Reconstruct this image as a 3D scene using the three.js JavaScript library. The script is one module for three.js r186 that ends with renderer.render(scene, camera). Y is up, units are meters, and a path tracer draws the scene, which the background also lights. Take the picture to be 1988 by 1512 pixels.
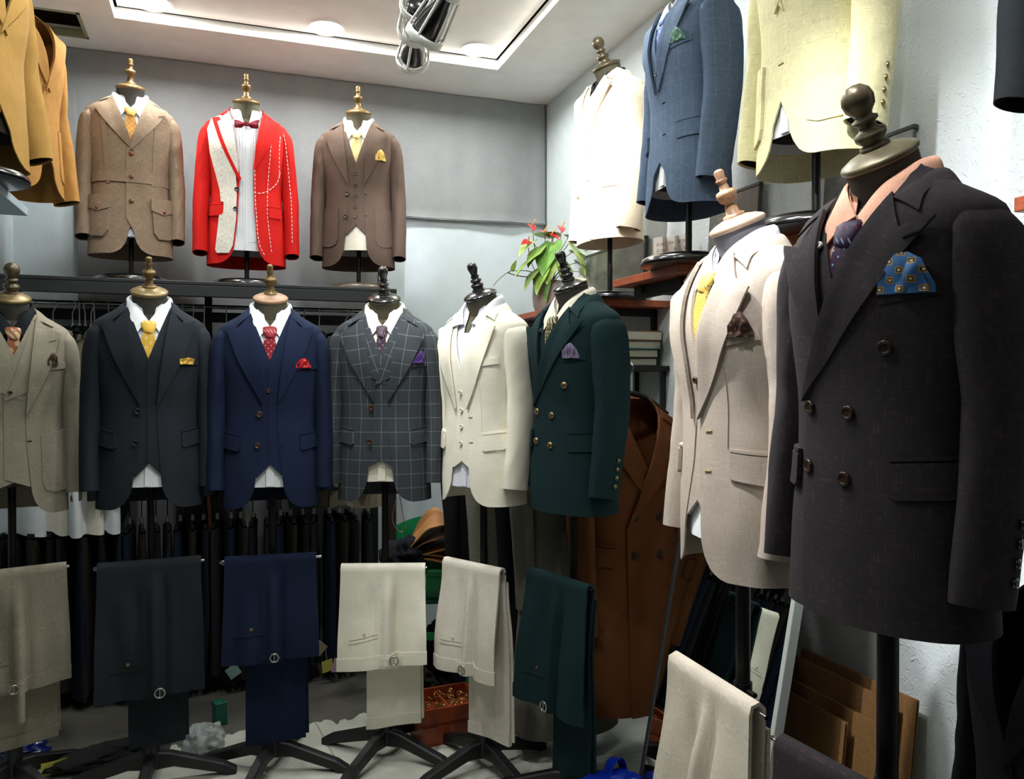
import * as THREE from 'three';
import { mergeGeometries, mergeVertices, toCreasedNormals } from 'three/addons/utils/BufferGeometryUtils.js';
import { RoundedBoxGeometry } from 'three/addons/geometries/RoundedBoxGeometry.js';
import { RectAreaLightUniformsLib } from 'three/addons/lights/RectAreaLightUniformsLib.js';
RectAreaLightUniformsLib.init();

// ------------------------------------------------------------------ camera, lights, exposure
// The room corner (back wall z = 0, right wall x = 0) is the origin; y is up; the room lies at x < 0, z > 0.
const FOCAL = 1573, EYE = new THREE.Vector3(-1.781, 1.45, 4.428);
const YAW = THREE.MathUtils.degToRad(19.6);
const FWD = new THREE.Vector3(Math.sin(YAW), 0, -Math.cos(YAW)), RIGHT = new THREE.Vector3(Math.cos(YAW), 0, Math.sin(YAW));
const HORIZON = 740;
const scene = new THREE.Scene();
const camera = new THREE.PerspectiveCamera(2 * Math.atan(756 / FOCAL) * 180 / Math.PI, 1988 / 1512, 0.05, 30);
camera.position.copy(EYE);
camera.lookAt(EYE.x + FWD.x, EYE.y - (756 - HORIZON) / FOCAL, EYE.z + FWD.z);
scene.background = new THREE.Color(0x05060a);
const renderer = new THREE.WebGLRenderer({ antialias: true });
renderer.toneMapping = THREE.LinearToneMapping;
renderer.toneMappingExposure = 1.12;
renderer.shadowMap.enabled = true;

const CEIL = 3.06, ROOM_LEFT = -2.72, ROOM_FRONT = 5.3;         // ceiling height, left wall, wall behind the camera
const DOWNLIGHT = 185, STRIP = 9, LAMP = new THREE.Color(0.975, 1.0, 0.975);
const RECESS = { x0: -2.23, x1: -0.44, z0: 0.44, z1: 4.75, h: 0.05 };
const DOWN = [[0.54, [-0.58, -1.32, -2.07]], [1.7, [-0.58, -1.32, -2.07]], [2.9, [-1.32, -2.07]]];
// spotlights on the two tracks: [x, y, z, target, intensity, cone angle, edge softness]
const SPOTS = [
  [-1.30, 2.86, 2.35, [-0.25, 2.25, 1.25], 15, 0.26, 0.8],
  [-1.45, 2.86, 2.7, [-0.72, 1.6, 2.93], 13, 0.34, 0.8],
  [-1.45, 2.86, 3.5, [-0.42, 1.85, 3.1], 12, 0.46, 0.9],
  [-1.45, 2.86, 2.1, [-0.95, 1.5, 1.45], 7, 0.34, 0.8],
  [-1.45, 2.86, 4.0, [-0.02, 2.35, 3.5], 9, 0.5, 0.9],
  [-1.2485, 2.42, 2.389, [-1.78, 1.35, 1.25], 2.2, 0.36, 0.9],
];
const VISIBLE = { target: [-0.98, 2.18, 0.34], power: 5, angle: 0.16 };      // the spotlight in view lights the cocoa suit's shoulder and the drape

// ------------------------------------------------------------------ helpers
const V = (x, y, z) => new THREE.Vector3(x, y, z);
const lerp = (a, b, t) => a + (b - a) * t, clamp = (x, a, b) => Math.min(b, Math.max(a, x));
const smooth = (a, b, x) => { const t = clamp((x - a) / (b - a), 0, 1); return t * t * (3 - 2 * t); };
function rng(seed) { let s = seed | 0; return () => { s = (s + 0x6d2b79f5) | 0; let t = Math.imul(s ^ (s >>> 15), 1 | s); t = (t + Math.imul(t ^ (t >>> 7), 61 | t)) ^ t; return ((t ^ (t >>> 14)) >>> 0) / 4294967296; }; }
function hash3(x, y, z) { let h = Math.imul(x, 374761393) + Math.imul(y, 668265263) + Math.imul(z, 1274126177); h = Math.imul(h ^ (h >>> 13), 1274126177); return ((h ^ (h >>> 16)) >>> 0) / 4294967296; }
function noise(x, y, z = 0) {   // value noise, -1 .. 1
  const xi = Math.floor(x), yi = Math.floor(y), zi = Math.floor(z), f = (t) => t * t * (3 - 2 * t);
  const u = f(x - xi), v = f(y - yi), w = f(z - zi), c = (a, b, d) => hash3(xi + a, yi + b, zi + d);
  return 2 * lerp(lerp(lerp(c(0, 0, 0), c(1, 0, 0), u), lerp(c(0, 1, 0), c(1, 1, 0), u), v), lerp(lerp(c(0, 0, 1), c(1, 0, 1), u), lerp(c(0, 1, 1), c(1, 1, 1), u), v), w) - 1;
}
// a photograph column and a distance along the view axis -> floor position; a row -> height
const ground = (px, depth) => { const X = (px - 994) / FOCAL * depth; return V(EYE.x + RIGHT.x * X + FWD.x * depth, 0, EYE.z + RIGHT.z * X + FWD.z * depth); };
const heightAt = (py, depth) => EYE.y + (HORIZON - py) / FOCAL * depth;
const at = (px, py, depth) => { const p = ground(px, depth); p.y = heightAt(py, depth); return p; };
const facing = (p, turnLeft = 0) => Math.atan2(EYE.x - p.x, EYE.z - p.z) - THREE.MathUtils.degToRad(turnLeft);

const taken = new Map();
function numbered(name) { const n = taken.get(name) || 0; taken.set(name, n + 1); return n ? name + '_' + String(n).padStart(3, '0') : name; }
function thing(name, label, category, pos = [0, 0, 0], turn = 0, group) {
  const o = new THREE.Group(); o.name = numbered(name); scene.add(o);
  if (pos.isVector3) o.position.copy(pos); else o.position.set(...pos);
  o.rotation.y = turn; o.userData = { label, category }; if (group) o.userData.group = group;
  return o;
}
function part(name, geo, mat, parent, label) {
  const m = new THREE.Mesh(Array.isArray(geo) ? merge(geo) : geo, mat); m.name = name; m.castShadow = m.receiveShadow = true;
  if (label) m.userData.label = label;
  parent.add(m); return m;
}
function single(name, geo, mat, label, category, group) { const m = part(numbered(name), geo, mat, scene); m.userData = { label, category }; if (group) m.userData.group = group; return m; }
function structure(name, geo, mat, parent) { const m = part(parent ? name : numbered(name), geo, mat, parent || scene); if (!parent) m.userData.kind = 'structure'; return m; }
function merge(list) { const l = list.map((g) => { g = g.index ? g.toNonIndexed() : g; for (const k of Object.keys(g.attributes)) if (!['position', 'normal', 'uv'].includes(k)) g.deleteAttribute(k); return g; }); return mergeGeometries(l); }
const box = (w, h, d, x = 0, y = 0, z = 0) => new THREE.BoxGeometry(w, h, d).translate(x, y, z);
const rbox = (w, h, d, r, x = 0, y = 0, z = 0) => new RoundedBoxGeometry(w, h, d, 2, r).translate(x, y, z);
const cyl = (r0, r1, h, x = 0, y = 0, z = 0, n = 20) => new THREE.CylinderGeometry(r1, r0, h, n).translate(x, y + h / 2, z);
const lathe = (pts, n = 28) => new THREE.LatheGeometry(pts.map(([r, y]) => new THREE.Vector2(r, y)), n);
const tube = (pts, r, n = 24, k = 8, closed = false) => new THREE.TubeGeometry(new THREE.CatmullRomCurve3(pts.map((p) => (p.isVector3 ? p : V(...p))), closed), n, r, k, closed);
function rod(a, b, r, k = 10) { const d = b.clone().sub(a), g = new THREE.CylinderGeometry(r, r, d.length(), k); g.applyQuaternion(new THREE.Quaternion().setFromUnitVectors(V(0, 1, 0), d.clone().normalize())); return g.translate((a.x + b.x) / 2, (a.y + b.y) / 2, (a.z + b.z) / 2); }
function beam(a, b, w, h) { const d = b.clone().sub(a), g = new THREE.BoxGeometry(w, h, d.length()); const m = new THREE.Matrix4().lookAt(b, a, V(0, 1, 0)); g.applyMatrix4(m); return g.translate((a.x + b.x) / 2, (a.y + b.y) / 2, (a.z + b.z) / 2); }

function grid(nu, nv, fn, wrapU = false) {        // fn(u, v) -> [x, y, z, U, V]
  const pos = [], uv = [], idx = [];
  for (let j = 0; j <= nv; j++) for (let i = 0; i <= nu; i++) { const p = fn(i / nu, j / nv); pos.push(p[0], p[1], p[2]); uv.push(p[3] ?? i / nu, p[4] ?? j / nv); }
  for (let j = 0; j < nv; j++) for (let i = 0; i < nu; i++) { const a = j * (nu + 1) + i, b = a + 1, c = a + nu + 1, d = c + 1; idx.push(a, b, d, a, d, c); }
  const g = new THREE.BufferGeometry();
  g.setAttribute('position', new THREE.Float32BufferAttribute(pos, 3)); g.setAttribute('uv', new THREE.Float32BufferAttribute(uv, 2)); g.setIndex(idx); g.computeVertexNormals();
  if (wrapU) { const n = g.attributes.normal; for (let j = 0; j <= nv; j++) { const a = j * (nu + 1), b = a + nu, s = V(n.getX(a) + n.getX(b), n.getY(a) + n.getY(b), n.getZ(a) + n.getZ(b)).normalize(); n.setXYZ(a, s.x, s.y, s.z); n.setXYZ(b, s.x, s.y, s.z); } }
  return g;
}
// a sheet with thickness: the outer face, an inner face th behind it along the normals, and the rims
function shell(nu, nv, fn, th = 0.003, { wrapU = false, flip = false } = {}) {
  const g = grid(nu, nv, fn, wrapU), P = g.attributes.position, N = g.attributes.normal, U = g.attributes.uv, s = flip ? -1 : 1;
  const pos = [...P.array], nor = [...N.array], uv = [...U.array], idx = [...g.index.array], off = P.count;
  if (flip) { for (let i = 0; i < idx.length; i += 3) [idx[i], idx[i + 1]] = [idx[i + 1], idx[i]]; for (let i = 0; i < nor.length; i++) nor[i] *= -1; }
  for (let i = 0; i < off; i++) { pos.push(P.getX(i) - s * N.getX(i) * th, P.getY(i) - s * N.getY(i) * th, P.getZ(i) - s * N.getZ(i) * th); nor.push(-nor[3 * i], -nor[3 * i + 1], -nor[3 * i + 2]); uv.push(U.getX(i), U.getY(i)); }
  const n0 = idx.length; for (let i = 0; i < n0; i += 3) idx.push(idx[i] + off, idx[i + 2] + off, idx[i + 1] + off);
  const edge = (a, b) => { const p = (k) => V(pos[3 * k], pos[3 * k + 1], pos[3 * k + 2]), e = p(b).sub(p(a)), d = p(a + off).sub(p(a)), n = e.cross(d).normalize(), base = pos.length / 3; for (const k of [a, b, b + off, a + off]) { pos.push(pos[3 * k], pos[3 * k + 1], pos[3 * k + 2]); nor.push(n.x, n.y, n.z); uv.push(uv[2 * k], uv[2 * k + 1]); } idx.push(base, base + 1, base + 2, base, base + 2, base + 3); };
  for (let i = 0; i < nu; i++) { edge(i + 1, i); edge(nv * (nu + 1) + i, nv * (nu + 1) + i + 1); }
  if (!wrapU) for (let j = 0; j < nv; j++) { edge(j * (nu + 1), (j + 1) * (nu + 1)); edge((j + 1) * (nu + 1) + nu, j * (nu + 1) + nu); }
  const o = new THREE.BufferGeometry();
  o.setAttribute('position', new THREE.Float32BufferAttribute(pos, 3)); o.setAttribute('normal', new THREE.Float32BufferAttribute(nor, 3)); o.setAttribute('uv', new THREE.Float32BufferAttribute(uv, 2)); o.setIndex(idx);
  return o;
}
// a flat pattern piece laid on a curved surface: polygon in (x, y), surface z = F(x, y); the piece stands th proud and has real edges
function drape(poly, F, { off = 0, th = 0.003, cell = 0.012, turn = 0, lift = null, hem = 0.004 } = {}) {
  let area = 0; poly.forEach((p, i) => { const q = poly[(i + 1) % poly.length]; area += p[0] * q[1] - q[0] * p[1]; });
  if (area < 0) poly = poly.slice().reverse();
  let x0 = 1e9, x1 = -1e9, y0 = 1e9, y1 = -1e9; for (const [x, y] of poly) { x0 = Math.min(x0, x); x1 = Math.max(x1, x); y0 = Math.min(y0, y); y1 = Math.max(y1, y); }
  const clip = (pl, ax, val, keepLess) => { const out = []; for (let i = 0; i < pl.length; i++) { const a = pl[i], b = pl[(i + 1) % pl.length], ia = keepLess ? a[ax] <= val : a[ax] >= val, ib = keepLess ? b[ax] <= val : b[ax] >= val; if (ia) out.push(a); if (ia !== ib) { const t = (val - a[ax]) / (b[ax] - a[ax]); out.push(ax ? [lerp(a[0], b[0], t), val] : [val, lerp(a[1], b[1], t)]); } } return out; };
  const key = new Map(), pts = [], tris = [];
  const id = (p) => { const k = Math.round(p[0] * 2e5) + ',' + Math.round(p[1] * 2e5); if (!key.has(k)) { key.set(k, pts.length); pts.push(p); } return key.get(k); };
  const nx = Math.max(1, Math.ceil((x1 - x0) / cell)), ny = Math.max(1, Math.ceil((y1 - y0) / cell));
  for (let j = 0; j < ny; j++) {
    let row = clip(clip(poly, 1, y0 + (y1 - y0) * j / ny, false), 1, y0 + (y1 - y0) * (j + 1) / ny, true); if (row.length < 3) continue;
    for (let i = 0; i < nx; i++) {
      let c = clip(clip(row, 0, x0 + (x1 - x0) * i / nx, false), 0, x0 + (x1 - x0) * (i + 1) / nx, true); if (c.length < 3) continue;
      const ids = c.map(id).filter((k, n, l) => k !== l[(n + 1) % l.length]); if (new Set(ids).size < 3) continue;
      const cc = ids.map((k) => new THREE.Vector2(...pts[k]));
      for (const t of THREE.ShapeUtils.triangulateShape(cc, [])) { const [a, b, d] = t.map((k) => ids[k]); const A = pts[a], B = pts[b], D = pts[d], ar = (B[0] - A[0]) * (D[1] - A[1]) - (D[0] - A[0]) * (B[1] - A[1]); if (Math.abs(ar) < 1e-10) continue; tris.push(ar > 0 ? [a, b, d] : [a, d, b]); }
    }
  }
  const cs = Math.cos(turn), sn = Math.sin(turn), e = 0.004, pos = [], uv = [], idx = [], base = [], nrm = [];
  pts.forEach(([x, y], i) => {
    const n = V(-clamp((F(x + e, y) - F(x - e, y)) / (2 * e), -4, 4), -clamp((F(x, y + e) - F(x, y - e)) / (2 * e), -4, 4), 1).normalize(), h = off + (lift ? lift(x, y) : 0), p = V(x, y, F(x, y)).addScaledVector(n, h);
    base.push(p); nrm.push(n); pos.push(p.x + n.x * th, p.y + n.y * th, p.z + n.z * th); uv.push(x * cs + y * sn, -x * sn + y * cs);
  });
  const cnt = new Map(); for (const t of tris) { idx.push(...t); for (let k = 0; k < 3; k++) { const a = t[k], b = t[(k + 1) % 3]; if (cnt.has(b + '_' + a)) cnt.delete(b + '_' + a); else cnt.set(a + '_' + b, [a, b]); } }
  const g = new THREE.BufferGeometry(); g.setAttribute('position', new THREE.Float32BufferAttribute(pos, 3)); g.setAttribute('uv', new THREE.Float32BufferAttribute(uv, 2)); g.setIndex(idx); g.computeVertexNormals();
  const w = { p: [], u: [], i: [] };
  for (const [a, b] of cnt.values()) { const n = w.p.length / 3; for (const [k, top] of [[a, 1], [b, 1], [b, 0], [a, 0]]) { const q = base[k].clone().addScaledVector(nrm[k], top ? th : -hem); w.p.push(q.x, q.y, q.z); w.u.push(uv[2 * k], uv[2 * k + 1]); } w.i.push(n, n + 2, n + 1, n, n + 3, n + 2); }
  const h = new THREE.BufferGeometry(); h.setAttribute('position', new THREE.Float32BufferAttribute(w.p, 3)); h.setAttribute('uv', new THREE.Float32BufferAttribute(w.u, 2)); h.setIndex(w.i); h.computeVertexNormals();
  return merge([g, h]);
}
const curve2 = (pts, n = 12) => new THREE.SplineCurve(pts.map((p) => new THREE.Vector2(...p))).getPoints(n).map((p) => [p.x, p.y]);

// ------------------------------------------------------------------ materials
const std = (color, roughness = 0.8, extra = {}) => new THREE.MeshStandardMaterial({ color, roughness, side: THREE.DoubleSide, ...extra });
const phys = (color, roughness, extra = {}) => new THREE.MeshPhysicalMaterial({ color, roughness, side: THREE.DoubleSide, ...extra });
function texture(n, metres, fn, srgb = true, m = n) {          // fn(i, j, n) -> [r, g, b] bytes or a grey byte
  const d = new Uint8Array(n * m * 4);
  for (let j = 0; j < m; j++) for (let i = 0; i < n; i++) { const c = fn(i, j), k = 4 * (j * n + i); if (typeof c === 'number') d[k] = d[k + 1] = d[k + 2] = clamp(c, 0, 255); else for (let q = 0; q < 3; q++) d[k + q] = clamp(c[q], 0, 255); d[k + 3] = 255; }
  const t = new THREE.DataTexture(d, n, m); t.magFilter = THREE.LinearFilter; t.minFilter = THREE.LinearMipmapLinearFilter; t.wrapS = t.wrapT = THREE.RepeatWrapping; t.generateMipmaps = true;
  if (srgb) t.colorSpace = THREE.SRGBColorSpace; t.repeat.set(1 / metres, 1 / (metres * m / n)); t.needsUpdate = true; return t;
}
const tileNoise = (i, j, n, cells, seed) => { const s = cells / n, x = i * s, y = j * s, xi = Math.floor(x), yi = Math.floor(y), f = (t) => t * t * (3 - 2 * t), u = f(x - xi), v = f(y - yi), h = (a, b) => hash3((xi + a) % cells, (yi + b) % cells, seed); return 2 * lerp(lerp(h(0, 0), h(1, 0), u), lerp(h(0, 1), h(1, 1), u), v) - 1; };
// woven cloth: two yarn directions with uneven threads; line(x, y in metres) may add a check or stripe
function cloth(rgb, { size = 0.16, n = 256, slub = 0.06, fine = 0.05, blotch = 0.02, line = null, seed = 1, rough = 0.9, sheen = 0, fleck = null, bump = 0 } = {}) {
  const t = texture(n, size, (i, j) => {
    const hs = tileNoise(i, 0, n, n / 2, seed) * tileNoise(j, i, n, 16, seed + 5), vs = tileNoise(0, j, n, n / 2, seed + 9) * tileNoise(i, j, n, 16, seed + 3);
    const f = hash3(i, j, seed + 20) * 2 - 1, b = tileNoise(i, j, n, 5, seed + 31), a = 1 + slub * (hs + vs) * 1.6 + fine * f + blotch * b;
    let c = rgb.map((v) => v * a);
    if (fleck) { const k = Math.max(0, Math.abs(hs) - 0.35) * 1.5 + Math.max(0, Math.abs(vs) - 0.35) * 1.5; c = c.map((v, q) => lerp(v, fleck[q], clamp(k, 0, 0.8))); }
    if (line) { const l = line(i / n * size, j / n * size, f); if (l) c = c.map((v, q) => lerp(v, l[q], l[3])); }
    return c;
  });
  return phys(0xffffff, rough, { map: t, sheen, sheenRoughness: 0.5, sheenColor: new THREE.Color(rgb[0] / 255, rgb[1] / 255, rgb[2] / 255), specularIntensity: 0.35 });
}

// ------------------------------------------------------------------ the room
const plasterBump = (() => {          // trowelled plaster: thousands of short raised strokes and nicks
  const n = 1024, H = new Float32Array(n * n), R = rng(77);
  for (let k = 0; k < 9000; k++) {
    const cx = R() * n, cy = R() * n, a = R() * Math.PI, big = R() < 0.25, l = (big ? 9 : 4) + R() * 7, w = 1.6 + R() * 2.4, h = (R() < 0.62 ? 1 : -0.8) * (0.3 + R() * 0.7) * (big ? 1 : 0.6), c = Math.cos(a), q = Math.sin(a), m = Math.ceil(l + 2), bend = (R() - 0.5) * 0.12;
    for (let y = -m; y <= m; y++) for (let x = -m; x <= m; x++) { const u = (x * c + y * q) / l, v = (-x * q + y * c + bend * (x * c + y * q) ** 2 * 0.5) / w, d = u * u + v * v; if (d < 1) { const i = ((Math.floor(cx) + x + n) % n) + n * ((Math.floor(cy) + y + n) % n); H[i] += h * (1 - d) * (1 - d); } }
  }
  return texture(n, 1.1, (i, j) => 120 + 60 * clamp(H[i + n * j], -1.4, 1.8) + 10 * tileNoise(i, j, n, 50, 3) + 5 * tileNoise(i, j, n, 256, 6), false);
})();
const wallTint = (r, g, b, seed) => texture(256, 2.3, (i, j) => { const a = 1 + 0.025 * tileNoise(i, j, 256, 6, seed) + 0.015 * tileNoise(i, j, 256, 40, seed + 1); return [r * a, g * a, b * a]; });
const plaster = std(0xffffff, 0.92, { map: wallTint(206, 214, 216, 41), bumpMap: plasterBump, bumpScale: 0.0055 });
const backPlaster = std(0xffffff, 0.92, { map: wallTint(200, 211, 214, 51), bumpMap: plasterBump, bumpScale: 0.0022 });
const ceilingPaint = std(0xffffff, 0.9, { map: wallTint(240, 240, 237, 61) });
const planeUV = (w, h, x, y, z, rx = 0, ry = 0) => { const g = new THREE.PlaneGeometry(w, h); const u = g.attributes.uv; for (let i = 0; i < u.count; i++) u.setXY(i, u.getX(i) * w, u.getY(i) * h); return g.rotateX(rx).rotateY(ry).translate(x, y, z); };
const boxUV = (w, h, d, x, y, z) => { const g = box(w, h, d, x, y, z), p = g.attributes.position, n = g.attributes.normal, u = g.attributes.uv; for (let i = 0; i < u.count; i++) { const ax = Math.abs(n.getX(i)) > 0.5 ? [p.getZ(i), p.getY(i)] : Math.abs(n.getY(i)) > 0.5 ? [p.getX(i), p.getZ(i)] : [p.getX(i), p.getY(i)]; u.setXY(i, ax[0], ax[1]); } return g; };
const RL = ROOM_LEFT, RF = ROOM_FRONT, WT = 0.12;
structure('wall_back', boxUV(-RL + 2 * WT, CEIL + 0.5, WT, RL / 2, (CEIL + 0.5) / 2, -WT / 2), backPlaster);
structure('wall_right', boxUV(WT, CEIL + 0.5, RF, WT / 2, (CEIL + 0.5) / 2, RF / 2), plaster);
structure('wall_left', boxUV(WT, CEIL + 0.5, RF, RL - WT / 2, (CEIL + 0.5) / 2, RF / 2), backPlaster);
structure('wall_front', boxUV(-RL + 2 * WT, CEIL + 0.5, WT, RL / 2, (CEIL + 0.5) / 2, RF + WT / 2), std(0x3b3d40, 0.8));
// floor: pale sheet flooring laid over an older dark grey floor that shows beyond its torn edge
const floorMap = texture(1024, 2.8, (i, j) => {
  const n = 1024, x = i / n * 2.8, z = j / n * 2.8;                // x counts from the left wall, z from the back wall
  const edge = 0.92 + 0.05 * noise(x * 3.1, 7.7) + 0.035 * noise(x * 11, 2.2) + 0.045 * (0.5 - Math.abs(noise(x * 23, 5.1))) + 0.025 * noise(x * 57, 8.1) - 0.22 * smooth(1.75, 2.2, x);
  const old = z < edge, a = 1 + 0.05 * noise(x * 4, z * 4, 3) + 0.04 * noise(x * 19, z * 19, 5) + 0.02 * (hash3(i, j, 9) - 0.5);
  const seam = Math.abs(x - 1.21 - 0.1 * z) < 0.004 || Math.abs(z - 1.62) < 0.003;
  return (old ? [92, 90, 84] : seam ? [150, 150, 140] : [192, 194, 182]).map((c) => c * a);
});
floorMap.repeat.set(1 / 2.8, 1 / 2.8);
{ const g = boxUV(-RL + 2 * WT, 0.1, RF + 2 * WT, RL / 2, -0.05, RF / 2), p = g.attributes.position, u = g.attributes.uv; for (let i = 0; i < u.count; i++) u.setXY(i, p.getX(i) - RL, Math.min(p.getZ(i), 99)); floorMap.wrapT = THREE.MirroredRepeatWrapping; structure('floor', g, std(0xffffff, 0.42, { map: floorMap })); }
// ceiling: a border round a raised middle panel, with an open service hatch in the back left corner
const HATCH = { x0: -2.70, x1: -2.37, z0: 0.155, z1: 0.44 };
{
  const R = RECESS, T = 0.05, y = CEIL + T / 2, b = (x0, x1, z0, z1) => boxUV(x1 - x0, T, z1 - z0, (x0 + x1) / 2, y, (z0 + z1) / 2);
  const c = structure('ceiling', merge([b(RL - WT, HATCH.x0, -WT, RF), b(HATCH.x0, HATCH.x1, -WT, HATCH.z0), b(HATCH.x0, HATCH.x1, HATCH.z1, RF), b(HATCH.x1, R.x0, -WT, RF), b(R.x0, R.x1, -WT, R.z0), b(R.x1, WT, -WT, RF), b(R.x0, R.x1, R.z1, RF)]), ceilingPaint);
  const gap = 0.012;
  structure('ceiling_panel', boxUV(R.x1 - R.x0 - 2 * gap, 0.05, R.z1 - R.z0 - 2 * gap, (R.x0 + R.x1) / 2, CEIL + R.h + 0.025, (R.z0 + R.z1) / 2), ceilingPaint, c);
  structure('ceiling_slab', boxUV(-RL + 2 * WT, 0.1, RF + 2 * WT, RL / 2, CEIL + 0.5, RF / 2), std(0x2b2924, 0.95), c);
  const w = HATCH.x1 - HATCH.x0, d = HATCH.z1 - HATCH.z0, f = 0.014, hx = (HATCH.x0 + HATCH.x1) / 2, hz = (HATCH.z0 + HATCH.z1) / 2;
  structure('hatch_frame', [box(w, 0.03, f, hx, CEIL + 0.012, HATCH.z0 + f / 2), box(w, 0.03, f, hx, CEIL + 0.012, HATCH.z1 - f / 2), box(f, 0.03, d, HATCH.x0 + f / 2, CEIL + 0.012, hz), box(f, 0.03, d, HATCH.x1 - f / 2, CEIL + 0.012, hz)], std(0x9a9a78, 0.6), c);
  structure('plenum_lining', [box(-RL, 0.42, 0.02, RL / 2, CEIL + 0.27, 0.012), box(0.02, 0.42, 1.6, RL + 0.012, CEIL + 0.27, 0.8)], std(0x4a463c, 0.95), c);
  structure('hatch_beam', [box(0.9, 0.09, 0.05, hx + 0.1, CEIL + 0.25, HATCH.z0 + 0.03), box(0.05, 0.06, 0.8, hx - 0.03, CEIL + 0.3, hz)], std(0x8a8664, 0.9), c);
  structure('hatch_cable', tube([[hx + 0.04, CEIL + 0.34, HATCH.z0 + 0.05], [hx + 0.07, CEIL + 0.25, hz - 0.03], [hx + 0.05, CEIL + 0.16, HATCH.z0 + 0.1], [hx + 0.1, CEIL + 0.12, HATCH.z0 + 0.02]], 0.007), std(0xa01818, 0.5), c);
}
// LED strip along the upright edge of the raised panel
{
  const R = RECESS, m = new THREE.MeshStandardMaterial({ color: 0xffffff, emissive: 0xfff8ea, emissiveIntensity: 2.2, roughness: 0.6 });
  const t = thing('led_strip', 'glowing white light strip framing the raised ceiling panel', 'light strip', [0, CEIL, 0]), h = 0.02, e = 0.004, y = 0.012;
  const sides = [[(R.x0 + R.x1) / 2, R.z0, R.x1 - R.x0, 0], [(R.x0 + R.x1) / 2, R.z1, R.x1 - R.x0, Math.PI], [R.x0, (R.z0 + R.z1) / 2, R.z1 - R.z0, Math.PI / 2], [R.x1, (R.z0 + R.z1) / 2, R.z1 - R.z0, -Math.PI / 2]];
  for (const [x, z, len, ry] of sides) {
    part('strip', new THREE.BoxGeometry(len - 0.002, h, e).translate(0, y, e / 2 + 0.0005).rotateY(ry).translate(x, 0, z), m, t);
    const l = new THREE.RectAreaLight(0xfff6e6, STRIP, len - 0.02, 0.016); l.name = 'strip_light'; l.position.set(x + Math.sin(ry) * 0.008, y, z + Math.cos(ry) * 0.008); t.add(l); l.lookAt(x + Math.sin(ry), CEIL + y - 0.5, z + Math.cos(ry));
  }
}
// round downlights
{
  const glow = new THREE.MeshStandardMaterial({ color: 0xffffff, emissive: 0xfffdf6, emissiveIntensity: 4, roughness: 0.5 }), ring = std(0xf4f4f0, 0.5);
  const names = { '0_0': 'round white downlight nearest the right wall above the corner', '0_1': 'round white downlight in the middle, left of the hanging spotlight', '0_2': 'round white downlight at left, cut by the top of the picture' };
  DOWN.forEach(([z, xs], j) => xs.forEach((x, i) => {
    const t = thing('downlight', names[j + '_' + i] || 'round white ceiling downlight further forward in the room', 'downlight', [x, CEIL + RECESS.h, z], 0, j ? 'downlights forward of the picture' : 'row of downlights along the back');
    part('bezel', lathe([[0.076, -0.001], [0.078, -0.006], [0.086, -0.006], [0.089, -0.001], [0.089, 0.0]], 36), ring, t);
    part('diffuser', lathe([[0.0001, -0.004], [0.05, -0.0045], [0.077, -0.003]], 36), glow, t);
    const l = new THREE.RectAreaLight(LAMP, DOWNLIGHT, 0.13, 0.13); l.name = 'downlight_lamp'; l.position.set(0, -0.008, 0); l.rotation.x = -Math.PI / 2; t.add(l);
  }));
}
// grey cloth hung along the top of the back wall
{
  const x0 = RL + 0.02, x1 = -0.012, y0 = 2.36, y1 = CEIL - 0.004, W = x1 - x0;
  const f = (x, y) => { const k = Math.min(1, smooth(y1 + 0.05, y0, y)); let z = 0.026 + 0.011 * noise(x * 8 + 0.4 * y, y * 0.6, 2) * (0.3 + k) + 0.009 * noise(x * 3.2, y * 0.5, 5) + 0.004 * noise(x * 19, y * 1.0, 8) * k; z += 0.012 * smooth(-0.1, -0.03, x) + (x > -0.985 ? 0.010 * smooth(0.03, 0.0, y - y0) : 0); return z; };
  const m = cloth([136, 138, 139], { size: 0.3, slub: 0.02, fine: 0.02, rough: 0.5, seed: 7 });
  const t = thing('wall_drape', 'grey cloth hung along the top of the back wall behind the upper jackets', 'drape', [0, 0, 0]);
  const low = (x) => x > -2.44 && x < -0.985;                 // behind the rack the cloth falls nearly to the floor
  part('cloth', shell(180, 56, (u, v) => { const x = x0 + W * u, yb = low(x) ? 0.16 : y0, y = yb + (y1 - yb) * v; return [x, y - 0.012 * noise(x * 1.3, 3) * (1 - v), f(x, y), x, y]; }, 0.002), m, t);
  part('hem_band', shell(60, 6, (u, v) => { const x = -0.97 + 0.955 * u, y = y0 + 0.006 + 0.17 * v; return [x, y - 0.012 * noise(x * 1.3, 3) * (1 - v * 0.2), f(x, y) + 0.004 + 0.002 * noise(x * 5, y * 3), x, y]; }, 0.002), m, t);
  part('edge_cord', rod(V(-0.010, y0, 0.03), V(-0.010, y1, 0.03), 0.006), std(0x5c6062, 0.7), t);
}

{   // dark curtain over the left wall, beside and behind the camera
  const t = thing('dark_curtain', 'dark grey curtain covering the left wall beside the camera', 'curtain', [RL, 0, 3.2]); part('cloth', shell(90, 4, (u, v) => { const z = (u - 0.5) * 3.6, y = 0.05 + 2.0 * v; return [0.05 + 0.022 * Math.sin(z * 34) + 0.01 * noise(z * 5, y), y, z, z, y]; }, 0.003, { flip: true }), cloth([40, 40, 44], { size: 0.3, seed: 13 }), t); part('rod', rod(V(0.06, 2.06, -1.85), V(0.06, 2.06, 1.85), 0.012), std(0x1a1a1a, 0.4), t);
}

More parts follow.
